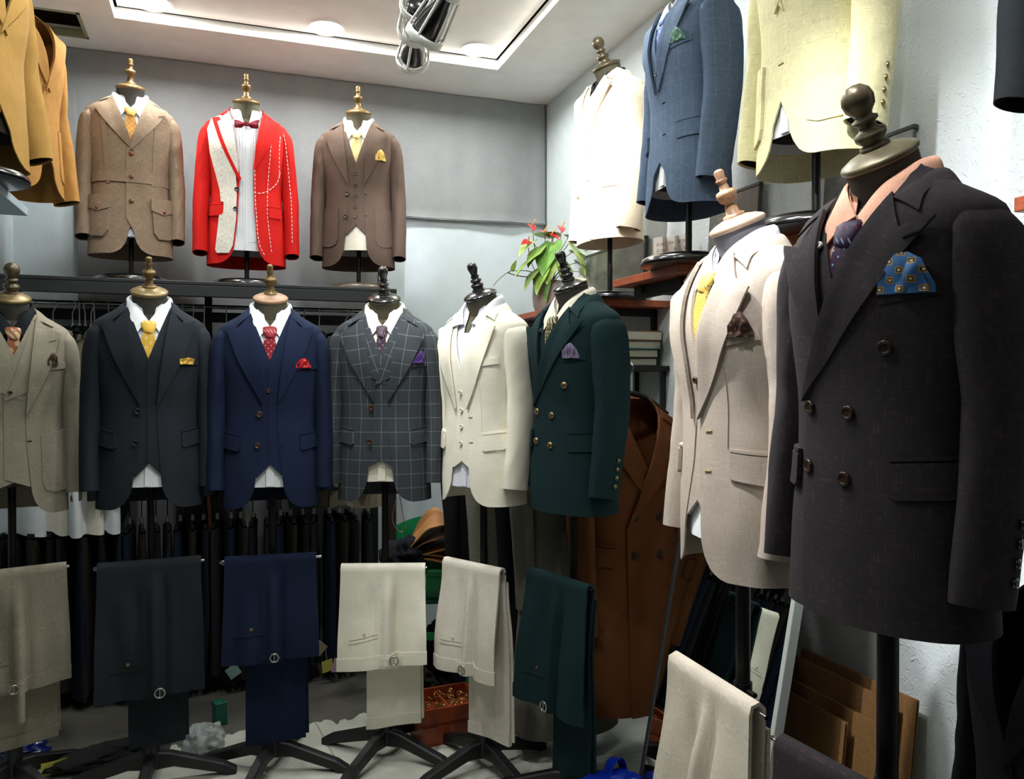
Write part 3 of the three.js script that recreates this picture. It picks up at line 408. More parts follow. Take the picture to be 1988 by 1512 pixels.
function makeForm(o) {       // o.pos is the floor or shelf point under the pole; o.lift the height of the jacket hem above it
  const t = thing('dress_form', o.label, 'dress form', o.pos, o.turn, o.group), k = o.k || 1, y = o.lift, tilt = o.tilt ?? 0.36;
  const torso = wrap({ right: [[0.74, 0.001], [0, 0.001]], left: [[0.74, -0.001], [0, -0.001]], y0: 0.10, y1: 0.715, off: -0.027, seed: 1, amp: 0, hemWave: 0, th: 0.002, nu: 48, nv: 30 });
  part('torso', torso.scale(k, k, k).translate(0, y, 0), o.clothMat, t);
  const tip = (g) => g.rotateX(tilt).translate(0, 0.700, -0.014).scale(k, k, k).translate(0, y, 0), neckTop = 0.066;
  part('neck', tip(lathe([[0.070, -0.075], [0.064, -0.03], [0.0585, 0.01], [0.0575, 0.04], [0.059, neckTop]], 32)), o.clothMat, t);
  part('neck_cap', tip(lathe([[0.0595, neckTop - 0.003], [0.063, neckTop], [0.0635, neckTop + 0.006], [0.060, neckTop + 0.010], [0.046, neckTop + 0.017], [0.026, neckTop + 0.0225], [0.0001, neckTop + 0.024]], 36)), o.capMat, t);
  part('finial', tip(lathe(FINIAL[o.finial || 'spindle'], 24).scale(1, (o.finialH ?? 1), 1).translate(0, neckTop + 0.0225, 0)), o.finialMat || o.capMat, t);
  const dz = -0.005, pr = o.poleR ?? 0.013;
  part('pole', rod(V(0, o.base === 'disc' ? 0.03 : 0.05, dz), V(0, y + 0.14 * k, dz), pr, 14), o.poleMat || blackMetal, t);
  if (o.base === 'disc') part('base_plate', lathe([[0.0001, 0.045], [0.02, 0.044], [0.026, 0.038], [0.10, 0.036], [0.135, 0.031], [0.155, 0.020], [0.160, 0.008], [0.158, 0.0], [0.0001, 0.0]], 48), o.baseMat || blackGloss, t);
  else {
    part('hub', [cyl(0.030, 0.027, 0.14, 0, 0.055, dz), cyl(0.018, 0.018, 0.05, 0, 0.19, dz)], blackPlastic, t);
    for (let i = 0; i < 4; i++) { const a = (o.legTurn ?? 0.3) + i * Math.PI / 2, c = Math.cos(a), s = Math.sin(a), L = 0.27; part('foot', legGeo(L).rotateY(-a).translate(c * 0.018, 0, s * 0.018 + dz), blackPlastic, t); }
    if (o.bar) {       // trouser bar: a bent rod clamped to the pole
      const [by, bw, bz] = o.bar; part('bar_clamp', cyl(0.020, 0.020, 0.03, 0, by - 0.035, dz), blackMetal, t); part('clamp_screw', rod(V(0.015, by - 0.02, dz), V(0.045, by - 0.02, dz), 0.006), blackMetal, t);
      part('trouser_bar', tube([[0, by - 0.02, 0], [-0.03, by - 0.02, bz * 0.6], [-bw + 0.02, by - 0.012, bz * 0.75], [-bw, by - 0.003, bz * 0.9], [-bw + 0.004, by, bz], [0, by, bz], [bw, by, bz]], 0.005, 60, 8), chrome, t);
    }
  }
  return t;
}
function legGeo(L) { const s = new THREE.Shape([[0, 0.050], [0, 0.105], [0.05, 0.098], [L * 0.86, 0.040], [L, 0.018], [L, 0.0], [L - 0.03, 0.0], [L - 0.045, 0.014], [0.06, 0.056]].map((p) => new THREE.Vector2(...p))); return new THREE.ExtrudeGeometry(s, { depth: 0.026, bevelEnabled: true, bevelThickness: 0.005, bevelSize: 0.005, bevelSegments: 1 }).translate(0, 0, -0.013); }
// ------------------------------------------------------------------ trousers folded over a bar (bar along x at the origin)
function makeTrousers(o) {
  const t = thing('trousers', o.label, 'trousers', o.pos, o.turn, o.group), w = o.w ?? 0.32, fl = o.front ?? 0.37, ll = o.legs ?? 0.66, lw = o.legW ?? 0.22, lx = o.legX ?? 0, sd = o.seed, r = 0.012, slope = o.slope ?? 0;
  const half = Math.PI * r, total = ll + half + fl;
  const S = (u, s, off) => {            // u -1..1 across, s metres from the leg hem
    const q = s - ll; let y, z, hw, cx = 0, nz = 1;
    if (s < ll) { y = -(ll - s); z = -r - 0.012 * smooth(0, 0.5, ll - s); const k = smooth(0, 0.28, ll - s); hw = lerp(w / 2 * 0.97, lw / 2, k); cx = lx * k; nz = 1; }
    else if (q < half) { const a = Math.PI - q / r; y = r * Math.sin(a); z = r * Math.cos(a); hw = w / 2 * 0.975; nz = Math.cos(a); y += off * Math.sin(a); }
    else { const d = q - half; y = -d; z = r + 0.022 * smooth(0, 0.3, d) + 0.012 * smooth(0.15, fl, d); hw = w / 2 * (0.975 + 0.05 * smooth(0, 0.3, d)); }
    const d = s < ll ? ll - s : Math.max(0, q - half), kf = smooth(0.0, 0.16, d), x = cx + u * hw;
    let f = 0.024 * Math.exp(-Math.pow((u - (o.fold ?? 0.06)) / 0.085, 2)) - 0.018 * Math.exp(-Math.pow((u - (o.fold ?? 0.06) - 0.17) / 0.09, 2)) + 0.012 * Math.sin(u * 4.5 + sd) * smooth(0, 0.3, d) + 0.007 * noise(u * 4, d * 5, sd) - 0.010 * Math.exp(-Math.pow((u - (o.fold ?? 0.06) + 0.35) / 0.12, 2)) * smooth(0.2, 0.05, Math.abs(d - 0.16));
    if (s < ll) f = 0.006 * Math.sin(u * 3 + sd) + 0.004 * noise(u * 3, d * 4, sd + 5);
    z += f * kf * (s < ll ? 1 : 1);
    return [x, y + slope * x * smooth(0, 0.3, d) * (s < ll ? 1 : 1), z + off * (s < ll ? 1 : nz), x + (s < ll ? 0.5 : 0), s];
  };
  part('legs_and_seat', shell(40, 84, (u, v) => S(2 * u - 1, v * total, 0), 0.008), o.mat, t);
  part('second_leg', shell(24, 24, (u, v) => { const p = S((2 * u - 1) * 0.98, v * (ll - 0.05) + 0.012, -0.012); return [p[0] + (o.legShift ?? 0.014) * (1 - v * 0.6), p[1], p[2], p[3], p[4]]; }, 0.006), o.mat, t);
  if (o.cuff !== 0) part('cuff', shell(24, 4, (u, v) => S((2 * u - 1) * 1.012, v * 0.042 - 0.001, 0.0035), 0.016), o.mat, t);
  const wb = total - 0.045;
  part('waistband', shell(40, 5, (u, v) => S((2 * u - 1) * 1.012, wb + v * 0.047, -0.002), 0.0125), o.mat, t);
  const F = (u, s, off) => S(u, s, off), strip = (u0, u1, s0, s1, off, th, tilt = 0) => shell(12, 3, (a, b) => F(lerp(u0, u1, a), lerp(s0, s1, b) + tilt * a, off), th);
  const bu = o.buckle ?? 0.08;
  if (o.tab !== 0) part('waist_tab', strip(bu - 0.32, bu + 0.18, wb + 0.008, wb + 0.036, 0.008, 0.006), o.mat, t);
  if (o.tabEnd) { const p = F(bu, total - 0.01, 0.014); part('tab_end', rbox(0.075, 0.024, 0.004, 0.0018, 0.012, -0.014, 0).rotateZ(0.38).translate(p[0], p[1], p[2]), o.mat, t); }
  { const p = F(bu, wb + 0.022, 0.017), zmax = Math.max(...[-0.11, -0.05, 0, 0.05, 0.11].map((d) => F(bu + d, wb + 0.022, 0.017)[2])); p[2] = zmax; const b = part('buckle', new THREE.TorusGeometry(0.016, 0.003, 8, o.round ? 28 : 6), steel, t); b.position.set(p[0], p[1], p[2]); part('prong', rod(V(0, -0.014, 0), V(0, 0.014, 0.001), 0.0018, 6), steel, b); }
  if (o.pocket !== 0) { const ps = total - 0.105, a = o.pocketTilt ?? 0; part('pocket_welt', strip(-0.74, -0.10, ps, ps + 0.009, 0.006, 0.0045, a), o.mat, t); part('pocket_slit', strip(-0.74, -0.10, ps - 0.0035, ps - 0.0005, 0.0065, 0.0022, a), o.slit || seamDark, t); const p = F(-0.40, ps - 0.016 + a / 2, 0.0085), b = part('pocket_button', buttonGeo, o.buttonMat, t); b.position.set(p[0], p[1], p[2]); b.scale.setScalar(0.6); }
  if (o.loop) { part('belt_keeper', strip(-0.02, 0.12, wb + 0.01, total + 0.10, 0.008, 0.006), o.mat, t); }
  return t;
}

// ------------------------------------------------------------------ shared materials
const blackMetal = std(0x0c0c0d, 0.38, { metalness: 0.4 }), blackGloss = phys(0x0a0b0c, 0.22, { clearcoat: 0.6, clearcoatRoughness: 0.15 }), blackPlastic = std(0x0d0f10, 0.5), chrome = std(0xb8bcc0, 0.18, { metalness: 1 }), steel = std(0xa8a49a, 0.3, { metalness: 0.9 });
const darkLining = std(0x16120f, 0.8), seamDark = std(0x0d0d0d, 0.9), whiteThread = std(0xf0ece4, 0.8), goldThread = std(0x9a7a3a, 0.8);
const grained = (rgb, seed, rough = 0.45, extra = {}) => std(0xffffff, rough, { map: texture(128, 1, (i, j) => { const a = 1 + 0.10 * tileNoise(i, j, 128, 8, seed) + 0.08 * tileNoise(i, j, 128, 40, seed + 2); return rgb.map((c) => c * a); }), ...extra });
const brass = grained([120, 98, 62], 3, 0.36, { metalness: 0.55 }), darkBrass = grained([92, 82, 62], 5, 0.36, { metalness: 0.5 }), palewood = grained([150, 116, 88], 8, 0.5), ebony = phys(0x121212, 0.22, { clearcoat: 0.7 }), capGold = grained([128, 112, 74], 11, 0.4, { metalness: 0.4 });
const linenGrey = cloth([74, 72, 68], { size: 0.08, slub: 0.12, fine: 0.14, seed: 4 }), linenOlive = cloth([88, 84, 70], { size: 0.08, slub: 0.14, fine: 0.14, seed: 5 }), linenSlate = cloth([112, 110, 116], { size: 0.08, slub: 0.14, fine: 0.12, seed: 6 });
const btnBlack = phys(0x101010, 0.3, { clearcoat: 0.4 }), btnBrown = phys(0x3a2415, 0.3, { clearcoat: 0.5 }), btnLeather = std(0x6e3d28, 0.5), btnCream = phys(0xd8cdb4, 0.35, { clearcoat: 0.4 }), btnGold = std(0x8d7a52, 0.28, { metalness: 0.85 }), btnHorn = phys(0x2e1d12, 0.28, { clearcoat: 0.6 }), btnWhite = phys(0xe8e6e0, 0.35);
const white = cloth([226, 230, 234], { size: 0.1, slub: 0.015, fine: 0.015, seed: 9 }), ivory = cloth([236, 230, 214], { size: 0.1, slub: 0.015, fine: 0.015, seed: 9 });
const pattern = (bg, fn, size = 0.04, n = 128, rough = 0.5) => phys(0xffffff, rough, { map: texture(n, size, (i, j) => { const x = i / n, y = j / n, k = 1 + 0.05 * (hash3(i, j, 3) - 0.5); return (fn(x, y) || bg).map((c) => c * k); }), specularIntensity: 0.5 });
const dot = (x, y, cx, cy, r) => { let dx = Math.abs(x - cx), dy = Math.abs(y - cy); dx = Math.min(dx, 1 - dx); dy = Math.min(dy, 1 - dy); return dx * dx + dy * dy < r * r; };
const rdist = (x, y, cx, cy, sx, sy) => { let dx = Math.abs(x - cx), dy = Math.abs(y - cy); dx = Math.min(dx, 1 - dx); dy = Math.min(dy, 1 - dy); return Math.hypot(dx / sx, dy / sy); };
const floral = (bg, a, b, size = 0.03) => pattern(bg, (x, y) => { for (const [cx, cy] of [[0.25, 0.25], [0.75, 0.75]]) { const d = rdist(x, y, cx, cy, 0.13, 0.17); if (d < 0.4) return b; if (d < 1) return a; } return null; }, size);
const paisley = pattern([142, 84, 58], (x, y) => { for (const [cx, cy] of [[0.3, 0.25], [0.75, 0.75]]) { const d = rdist(x, y, cx, cy, 0.22, 0.2); if (d < 0.35) return [150, 150, 110]; if (d < 0.62) return [206, 182, 140]; if (d < 0.8) return [96, 84, 60]; if (d < 1) return [214, 190, 148]; } return null; }, 0.045);
const checkLines = (p, q, col, w = 0.0011, a = 0.55, vonly = false) => (x, y, f) => { const dx = Math.min((x % p), p - (x % p)), dy = Math.min((y % q), q - (y % q)); if (dx < w) return [...col, a + 0.15 * f]; if (!vonly && dy < w) return [...col, a + 0.15 * f]; return null; };

// ------------------------------------------------------------------ the dressed forms
// every outfit: its photograph column, distance, hem row, turn to the viewer's left, and what it wears
const ZS = (hemRow, depth) => heightAt(hemRow, depth);
function outfit(o) {
  const g = ground(o.px, o.depth), turn = facing(g, o.turn || 0), hem = ZS(o.hem, o.depth), base = o.shelf ?? 0, k = o.k || 1, place = { pos: V(g.x, hem, g.z), turn, k, seed: o.seed };
  if (o.form) makeForm({ pos: V(g.x, base, g.z), turn, k, lift: hem - base, ...o.form });
  if (o.shirt) makeShirt({ ...place, ...o.shirt });
  if (o.tie) makeTie({ ...place, ...o.tie });
  if (o.vest) makeVest({ ...place, ...o.vest });
  const j = o.jacket ? makeJacket({ ...place, ...o.jacket }) : null;
  if (o.square) makeSquare({ ...place, ...o.square });
  if (o.trousers) { const b = o.form.bar, q = V(0, b[0], b[2]).applyAxisAngle(V(0, 1, 0), turn); makeTrousers({ pos: V(g.x + q.x, base + q.y, g.z + q.z), turn, seed: o.seed, ...o.trousers }); }
  return j;
}
const khaki = cloth([140, 134, 118], { size: 0.2, slub: 0.06, fine: 0.06, seed: 21 }), charcoal = cloth([33, 38, 44], { size: 0.2, slub: 0.05, fine: 0.06, seed: 22 }), navy = cloth([22, 32, 56], { size: 0.2, slub: 0.05, fine: 0.05, seed: 23 });
const windowpane = cloth([56, 61, 65], { size: 0.156, n: 384, slub: 0.05, fine: 0.06, seed: 24, line: checkLines(0.052, 0.052, [150, 160, 168], 0.0010, 0.5) });
const cream = cloth([232, 227, 210], { size: 0.2, slub: 0.018, fine: 0.03, seed: 25 }), bottle = cloth([19, 42, 45], { size: 0.2, slub: 0.05, fine: 0.05, seed: 26 });
const greige = cloth([172, 160, 148], { size: 0.2, n: 512, slub: 0.05, fine: 0.05, seed: 27 }), plumGrey = cloth([53, 49, 52], { size: 0.2, n: 512, slub: 0.12, fine: 0.12, seed: 28, fleck: [92, 68, 76] });
const tweed = cloth([140, 121, 102], { size: 0.1, slub: 0.10, fine: 0.09, seed: 29 }), scarlet = cloth([206, 34, 30], { size: 0.2, slub: 0.03, fine: 0.03, seed: 30 }), canvasWhite = cloth([222, 218, 208], { size: 0.1, slub: 0.12, fine: 0.06, seed: 31 }), cocoa = cloth([96, 80, 70], { size: 0.2, slub: 0.04, fine: 0.05, seed: 32 });
const sand = cloth([236, 220, 192], { size: 0.2, slub: 0.04, fine: 0.03, seed: 33 }), airBlue = cloth([84, 100, 122], { size: 0.16, n: 384, slub: 0.10, fine: 0.08, seed: 34, line: checkLines(0.04, 0.08, [160, 182, 202], 0.0008, 0.28) }), pistachio = cloth([222, 216, 172], { size: 0.2, slub: 0.05, fine: 0.03, seed: 35 });
const blush = cloth([226, 172, 148], { size: 0.06, slub: 0.08, fine: 0.05, seed: 36 }), stripeShirt = cloth([228, 230, 238], { size: 0.06, slub: 0.01, fine: 0.01, seed: 37, line: (x) => ((x % 0.006) < 0.0016 ? [150, 154, 172, 0.5] : null) }), blackShirt = cloth([24, 28, 32], { size: 0.1, slub: 0.02, fine: 0.02, seed: 38 });
const printShirt = pattern([214, 222, 230], (x, y) => (Math.abs(Math.sin((x + y) * Math.PI * 3) * Math.sin((x - y) * Math.PI * 3)) < 0.10 ? [120, 150, 178] : null), 0.05);

const flapsAt = (y = 0.256, h = 0.052) => [[0.104, 0.160, y, h, 0.012], [-0.104, -0.160, y, h, 0.012]];
const floorForm = (label, extra) => ({ label, clothMat: linenGrey, capMat: capGold, finialMat: brass, poleMat: blackMetal, ...extra });

outfit({ px: 22, depth: 2.85, hem: 995, turn: -4, k: 0.985, seed: 101,
  form: floorForm('grey linen dress form with ball finial under the khaki suit at far left', { finial: 'ball', finialMat: darkBrass, legTurn: 1.06, bar: [0.785, 0.17, 0.05] }),
  shirt: { mat: blackShirt, label: 'black dress shirt under the khaki suit at far left', tail: 0.16 },
  tie: { mat: paisley, label: 'rust paisley necktie on black shirt at far left', end: 0.44 },
  vest: { mat: khaki, label: 'khaki waistcoat crossing low under the khaki jacket at far left', v: 0.50, cross: 0.03, bottom: 0.10, notch: 0.13, buttons: [[-0.012, 0.43]], buttonMat: btnBrown, lapels: { x: 0.03, y: 0.40, w: 0.05 } },
  jacket: { mat: khaki, label: 'khaki single-breasted suit jacket with patch pocket at far left', lapel: 'notch', front: frontOpen(0.35, 0.034, 0.056), brkR: [0.034, 0.35], brkL: [-0.034, 0.35], patch: [[0.080, 0.166, 0.275, 0.075, 0.02], [-0.080, -0.166, 0.275, 0.075, 0.02]], welt: [0.096, 0.158, 0.506, 0.010], lapelHole: true, holes: [[0.038, 0.258, 0.014]] },
  square: { mat: floral([70, 52, 44], [104, 84, 70], [48, 36, 30], 0.014), label: 'dark brown pocket square in khaki jacket', at: [0.114, 0.538], w: 0.034, h: 0.042 },
  trousers: { mat: khaki, label: 'khaki trousers with turned-up cuffs folded over bar at far left', w: 0.33, front: 0.40, legs: 0.62, legW: 0.29, legX: -0.01, buttonMat: btnBrown, slit: std(0x55513f, 0.9), loop: true, slope: 0.08, buckle: -0.05 } });

outfit({ px: 291, depth: 2.92, hem: 980, turn: 2, seed: 102,
  form: floorForm('grey linen dress form with brass finial under the charcoal suit', { legTurn: 0.15, bar: [0.800, 0.18, 0.05] }),
  shirt: { mat: white, label: 'white dress shirt with yellow tie under the charcoal suit' },
  tie: { mat: floral([214, 172, 66], [236, 214, 150], [150, 130, 120]), label: 'yellow floral necktie with charcoal suit' },
  vest: { mat: charcoal, label: 'charcoal waistcoat with pointed hem under the charcoal jacket', v: 0.512 },
  jacket: { mat: charcoal, label: 'charcoal peak-lapel suit jacket with yellow pocket square edge', lapel: 'peak', front: frontOpen(0.36, 0.026), brkR: [0.026, 0.36], brkL: [-0.026, 0.36], flaps: flapsAt(0.262), welt: [0.092, 0.156, 0.498, 0.008], buttons: [[-0.036, 0.342], [-0.044, 0.232]], buttonMat: btnBlack },
  square: { mat: std(0xd8b04a, 0.7), label: 'folded yellow pocket square edge in charcoal jacket', at: [0.118, 0.518], w: 0.042, h: 0.024, shape: [[-0.5, 0], [-0.5, 0.75], [0.1, 0.95], [0.5, 0.8], [0.5, 0]], lean: 0 },
  trousers: { mat: charcoal, label: 'charcoal trousers folded over bar below the charcoal suit', w: 0.345, front: 0.455, legs: 0.66, legW: 0.19, legX: 0.02, buttonMat: btnGold, cuff: 0, round: true, buckle: 0.18, slope: 0.03, fold: 0.1 } });

outfit({ px: 526, depth: 3.02, hem: 979, turn: 2, seed: 103,
  form: floorForm('olive linen dress form with pale wooden cap under the navy suit', { clothMat: linenOlive, capMat: palewood, finialMat: brass, legTurn: 0.35, bar: [0.797, 0.18, 0.05] }),
  shirt: { mat: white, label: 'white dress shirt with red tie under the navy suit' },
  tie: { mat: floral([128, 24, 34], [186, 96, 96], [214, 176, 160], 0.02), label: 'dark red dotted necktie with navy suit' },
  vest: { mat: navy, label: 'navy waistcoat with pointed hem under the navy jacket', v: 0.522, buttons: [[-0.004, 0.425]], buttonMat: btnBrown },
  jacket: { mat: navy, label: 'navy blue peak-lapel suit jacket with red pocket square', lapel: 'peak', front: frontOpen(0.38, 0.026, 0.05), brkR: [0.027, 0.38], brkL: [-0.025, 0.38], flaps: flapsAt(0.258), welt: [0.094, 0.164, 0.498, 0.008], buttons: [[-0.036, 0.340], [-0.043, 0.228]], buttonMat: btnBrown, holes: [[0.034, 0.226, 0.012]] },
  square: { mat: floral([190, 34, 44], [220, 120, 120], [140, 20, 30], 0.02), label: 'red puffed pocket square in navy jacket', at: [0.112, 0.520], w: 0.05, h: 0.034 },
  trousers: { mat: navy, label: 'navy trousers folded over bar below the navy suit', w: 0.33, front: 0.36, legs: 0.69, legW: 0.215, legX: 0.015, buttonMat: btnGold, cuff: 0, buckle: 0.08, slope: 0.05, fold: 0.06 } });

outfit({ px: 747, depth: 3.117, hem: 967, turn: 7, seed: 104,
  form: floorForm('olive linen dress form with glossy black cap under the windowpane suit', { clothMat: linenOlive, capMat: ebony, finialMat: ebony, finial: 'pawn', legTurn: 0.45, bar: [0.742, 0.165, 0.05] }),
  shirt: { mat: ivory, label: 'ivory dress shirt under the windowpane check suit', spread: 0.004 },
  tie: { mat: floral([64, 46, 62], [130, 112, 128], [92, 50, 54], 0.024), label: 'dark purple floral necktie with windowpane suit', w: 0.85 },
  vest: { mat: windowpane, label: 'double-breasted windowpane waistcoat with its own lapels', v: 0.525, cross: 0.012, bottom: 0.13, notch: 0.16, lapels: { x: 0.022, y: 0.435, w: 0.05 } },
  jacket: { mat: windowpane, label: 'dark grey windowpane check suit jacket with purple pocket square', lapel: 'wide', front: frontOpen(0.375, 0.024, 0.05), brkR: [0.024, 0.375], brkL: [-0.026, 0.375], flaps: flapsAt(0.262), welt: [0.098, 0.160, 0.500, 0.008], buttons: [[-0.036, 0.352], [-0.044, 0.226]], buttonMat: btnBrown },
  square: { mat: std(0x4a2f78, 0.6), label: 'purple pocket square in windowpane jacket', at: [0.130, 0.530], w: 0.038, h: 0.046, shape: [[-0.5, 0], [-0.1, 0.55], [0.2, 1], [0.35, 0.8], [0.5, 0.75], [0.5, 0]] },
  trousers: { mat: cream, label: 'ivory trousers with side buckle folded below the windowpane suit', w: 0.325, front: 0.36, legs: 0.615, legW: 0.205, legX: 0.035, buttonMat: btnCream, slit: std(0x8d866c, 0.9), buckle: 0.28, slope: 0.10, tabEnd: true, round: true, fold: 0.12, pocketTilt: -0.012 } });

outfit({ px: 937, depth: 3.02, hem: 972, turn: 44, seed: 105,
  form: floorForm('olive linen dress form with black cap under the cream suit', { clothMat: linenOlive, capMat: ebony, finialMat: ebony, finial: 'pawn', legTurn: 0.2, tilt: 0.40, bar: [0.765, 0.165, 0.05] }),
  shirt: { mat: stripeShirt, label: 'open-necked fine striped shirt under the cream suit', open: true, tail: 0.06 },
  vest: { mat: cream, label: 'cream waistcoat under the open cream jacket', v: 0.46, bottom: 0.13, notch: 0.16, buttons: [[-0.004, 0.405], [-0.004, 0.34], [-0.004, 0.28], [-0.004, 0.22]], buttonMat: btnCream },
  jacket: { mat: cream, label: 'cream single-breasted suit jacket with flap pocket', lapel: 'notch', front: frontOpen(0.345, 0.030, 0.05, -0.062), brkR: [0.030, 0.345], brkL: [-0.032, 0.345], flaps: [[0.095, 0.160, 0.250, 0.056, 0.010], [-0.1, -0.160, 0.25, 0.056, 0.01]], welt: [0.092, 0.152, 0.497, 0.010], holes: [[0.036, 0.315, 0.016], [0.040, 0.225, 0.016]], threadMat: std(0xbdb296, 0.8), darts: [[0.085, 0.45, 0.088, 0.27]] },
  trousers: { mat: cloth([216, 208, 194], { size: 0.2, slub: 0.03, fine: 0.03, seed: 45 }), label: 'pale greige trousers with turned-up cuffs below the cream suit', w: 0.30, front: 0.385, legs: 0.625, legW: 0.20, legX: 0.06, buttonMat: btnCream, slit: std(0x857c6c, 0.9), buckle: 0.06, round: true, fold: 0.02 } });

outfit({ px: 1112, depth: 2.78, hem: 988, turn: 50, seed: 106, k: 1.0,
  form: floorForm('grey linen dress form with black pawn finial under the green blazer', { capMat: ebony, finialMat: ebony, finial: 'pawn', legTurn: 0.9, tilt: 0.40, bar: [0.775, 0.175, 0.06] }),
  shirt: { mat: ivory, label: 'white shirt with dark collar button under the green blazer', collarButton: btnBlack },
  tie: { mat: pattern([196, 186, 140], (x, y) => ((x * 2 % 1) < 0.34 || (y * 2 % 1) < 0.22 ? [28, 30, 28] : ((x * 2 % 1) > 0.7 ? [120, 110, 70] : null)), 0.022), label: 'black and gold checked necktie with green blazer', end: 0.40 },
  jacket: { mat: bottle, label: 'bottle green double-breasted blazer with brass buttons', lapel: 'lowPeak', front: frontDouble(0.352), brkR: [-0.078, 0.352], brkL: [-0.02, 0.43], overlap: 0.010, flaps: [[0.088, 0.160, 0.262, 0.056, 0.004], [-0.1, -0.160, 0.262, 0.056, 0.004]], welt: [0.085, 0.152, 0.498, 0.010], buttons: [[0.088, 0.425], [-0.062, 0.335], [0.022, 0.325], [-0.064, 0.235], [0.016, 0.225]], buttonMat: btnGold, dome: true, buttonR: 1.15, cuffButtons: btnGold },
  square: { mat: pattern([112, 98, 128], (x, y) => ((x * 3 % 1) < 0.2 ? [146, 132, 160] : null), 0.03), label: 'lilac grey pocket square in green blazer', at: [0.112, 0.525], w: 0.052, h: 0.048 },
  trousers: { mat: bottle, label: 'bottle green trousers folded below the green blazer', w: 0.33, front: 0.43, legs: 0.70, legW: 0.2, legX: 0.04, buttonMat: btnGold, cuff: 0, buckle: 0.1, round: true } });

outfit({ px: 1440, depth: 1.76, hem: 1104, turn: 56, seed: 107, k: 0.975,
  form: floorForm('slate linen dress form with pale wooden cap under the greige suit', { clothMat: linenSlate, capMat: grained([176, 150, 128], 15), finialMat: palewood, legTurn: 0.7, tilt: 0.40, bar: [0.80, 0.19, 0.07], poleR: 0.016 }),
  shirt: { mat: white, label: 'white dress shirt with yellow tie under the greige suit', spread: 0.012 },
  tie: { mat: floral([208, 176, 84], [150, 134, 96], [104, 110, 110], 0.012), label: 'yellow patterned necktie with greige suit', end: 0.42 },
  vest: { mat: greige, label: 'greige waistcoat under the greige jacket', v: 0.47, bottom: 0.12, buttons: [[-0.004, 0.42]], buttonMat: btnBrown },
  jacket: { mat: greige, label: 'greige linen single-breasted suit jacket with dark pocket square', lapel: 'wide', lapelAt: { tip: [0.142, 0.606], inner: [0.108, 0.628], corner: [0.126, 0.650], gorge: [0.070, 0.686] }, front: frontOpen(0.335, 0.012, 0.035, -0.06), brkR: [0.012, 0.335], brkL: [-0.016, 0.335], flaps: [[0.098, 0.160, 0.268, 0.056, -0.006], [-0.1, -0.160, 0.262, 0.056, 0.004]], welt: [0.096, 0.156, 0.490, 0.012], holes: [[0.034, 0.310, 0.018], [0.036, 0.225, 0.018]], threadMat: std(0xb09a70, 0.8), amp: 1.5, darts: [[0.088, 0.45, 0.090, 0.28]], cuffButtons: btnBrown },
  square: { mat: floral([58, 42, 38], [120, 88, 66], [40, 30, 28], 0.016), label: 'dark brown flower pocket square in greige jacket', at: [0.130, 0.520], w: 0.040, h: 0.050 },
  trousers: { mat: cloth([206, 196, 180], { size: 0.2, slub: 0.04, fine: 0.03, seed: 46 }), label: 'pale stone trousers with green lining folded beside the mirror', w: 0.33, front: 0.42, legs: 0.7, legW: 0.24, legX: 0.02, buttonMat: btnCream, cuff: 0 } });

outfit({ px: 1722, depth: 1.33, hem: 1188, turn: 40, seed: 108, k: 0.975,
  form: floorForm('grey linen dress form with large ball finial under the dark plum suit', { capMat: grained([104, 96, 74], 16, 0.4, { metalness: 0.3 }), finialMat: darkBrass, finial: 'ball', legTurn: 0.7, tilt: 0.52, bar: [0.80, 0.19, 0.07], poleR: 0.017 }),
  shirt: { mat: blush, label: 'blush pink button-down shirt under the dark plum suit', collarButton: btnWhite, point: [0.050, 0.608] },
  tie: { mat: pattern([52, 36, 66], (x, y) => (dot(x, y, 0.25, 0.25, 0.085) ? [150, 176, 206] : dot(x, y, 0.75, 0.75, 0.085) ? [150, 176, 206] : dot(x, y, 0.75, 0.25, 0.06) || dot(x, y, 0.25, 0.75, 0.06) ? [140, 44, 60] : null), 0.022, 128), label: 'purple necktie with pale blue dots on pink shirt', end: 0.38, knotY: 0.650 },
  jacket: { mat: plumGrey, label: 'dark plum grey double-breasted suit jacket with blue pocket square', lapel: 'lowPeak', front: frontDouble(0.355), brkR: [-0.078, 0.355], brkL: [-0.015, 0.44], overlap: 0.010, flaps: [[0.090, 0.160, 0.262, 0.056, 0.006], [-0.1, -0.160, 0.262, 0.056, 0.004]], welt: [0.080, 0.152, 0.505, 0.012], buttons: [[0.088, 0.440], [-0.062, 0.345], [0.022, 0.338], [-0.064, 0.245], [0.018, 0.232]], buttonMat: btnHorn, buttonR: 1.1, cuffButtons: btnHorn, lapelHole: true, threadMat: seamDark },
  square: { mat: pattern([70, 118, 176], (x, y) => { for (const [cx, cy] of [[0.25, 0.25], [0.75, 0.75]]) { const d = Math.max(Math.min(Math.abs(x - cx), 1 - Math.abs(x - cx)), Math.min(Math.abs(y - cy), 1 - Math.abs(y - cy))); if (d < 0.07) return [220, 214, 190]; if (d < 0.12) return [70, 52, 38]; if (d < 0.19) return [176, 140, 84]; } return null; }, 0.026), label: 'bright blue medallion pocket square in dark plum jacket', at: [0.114, 0.532], w: 0.066, h: 0.060, shape: [[-0.5, 0], [-0.48, 0.4], [-0.15, 0.95], [0.05, 1], [0.3, 0.8], [0.5, 0.2], [0.5, 0]] },
  trousers: { mat: plumGrey, label: 'dark plum trousers over bar at the bottom edge', w: 0.33, front: 0.42, legs: 0.6, buttonMat: btnHorn, cuff: 0 } });

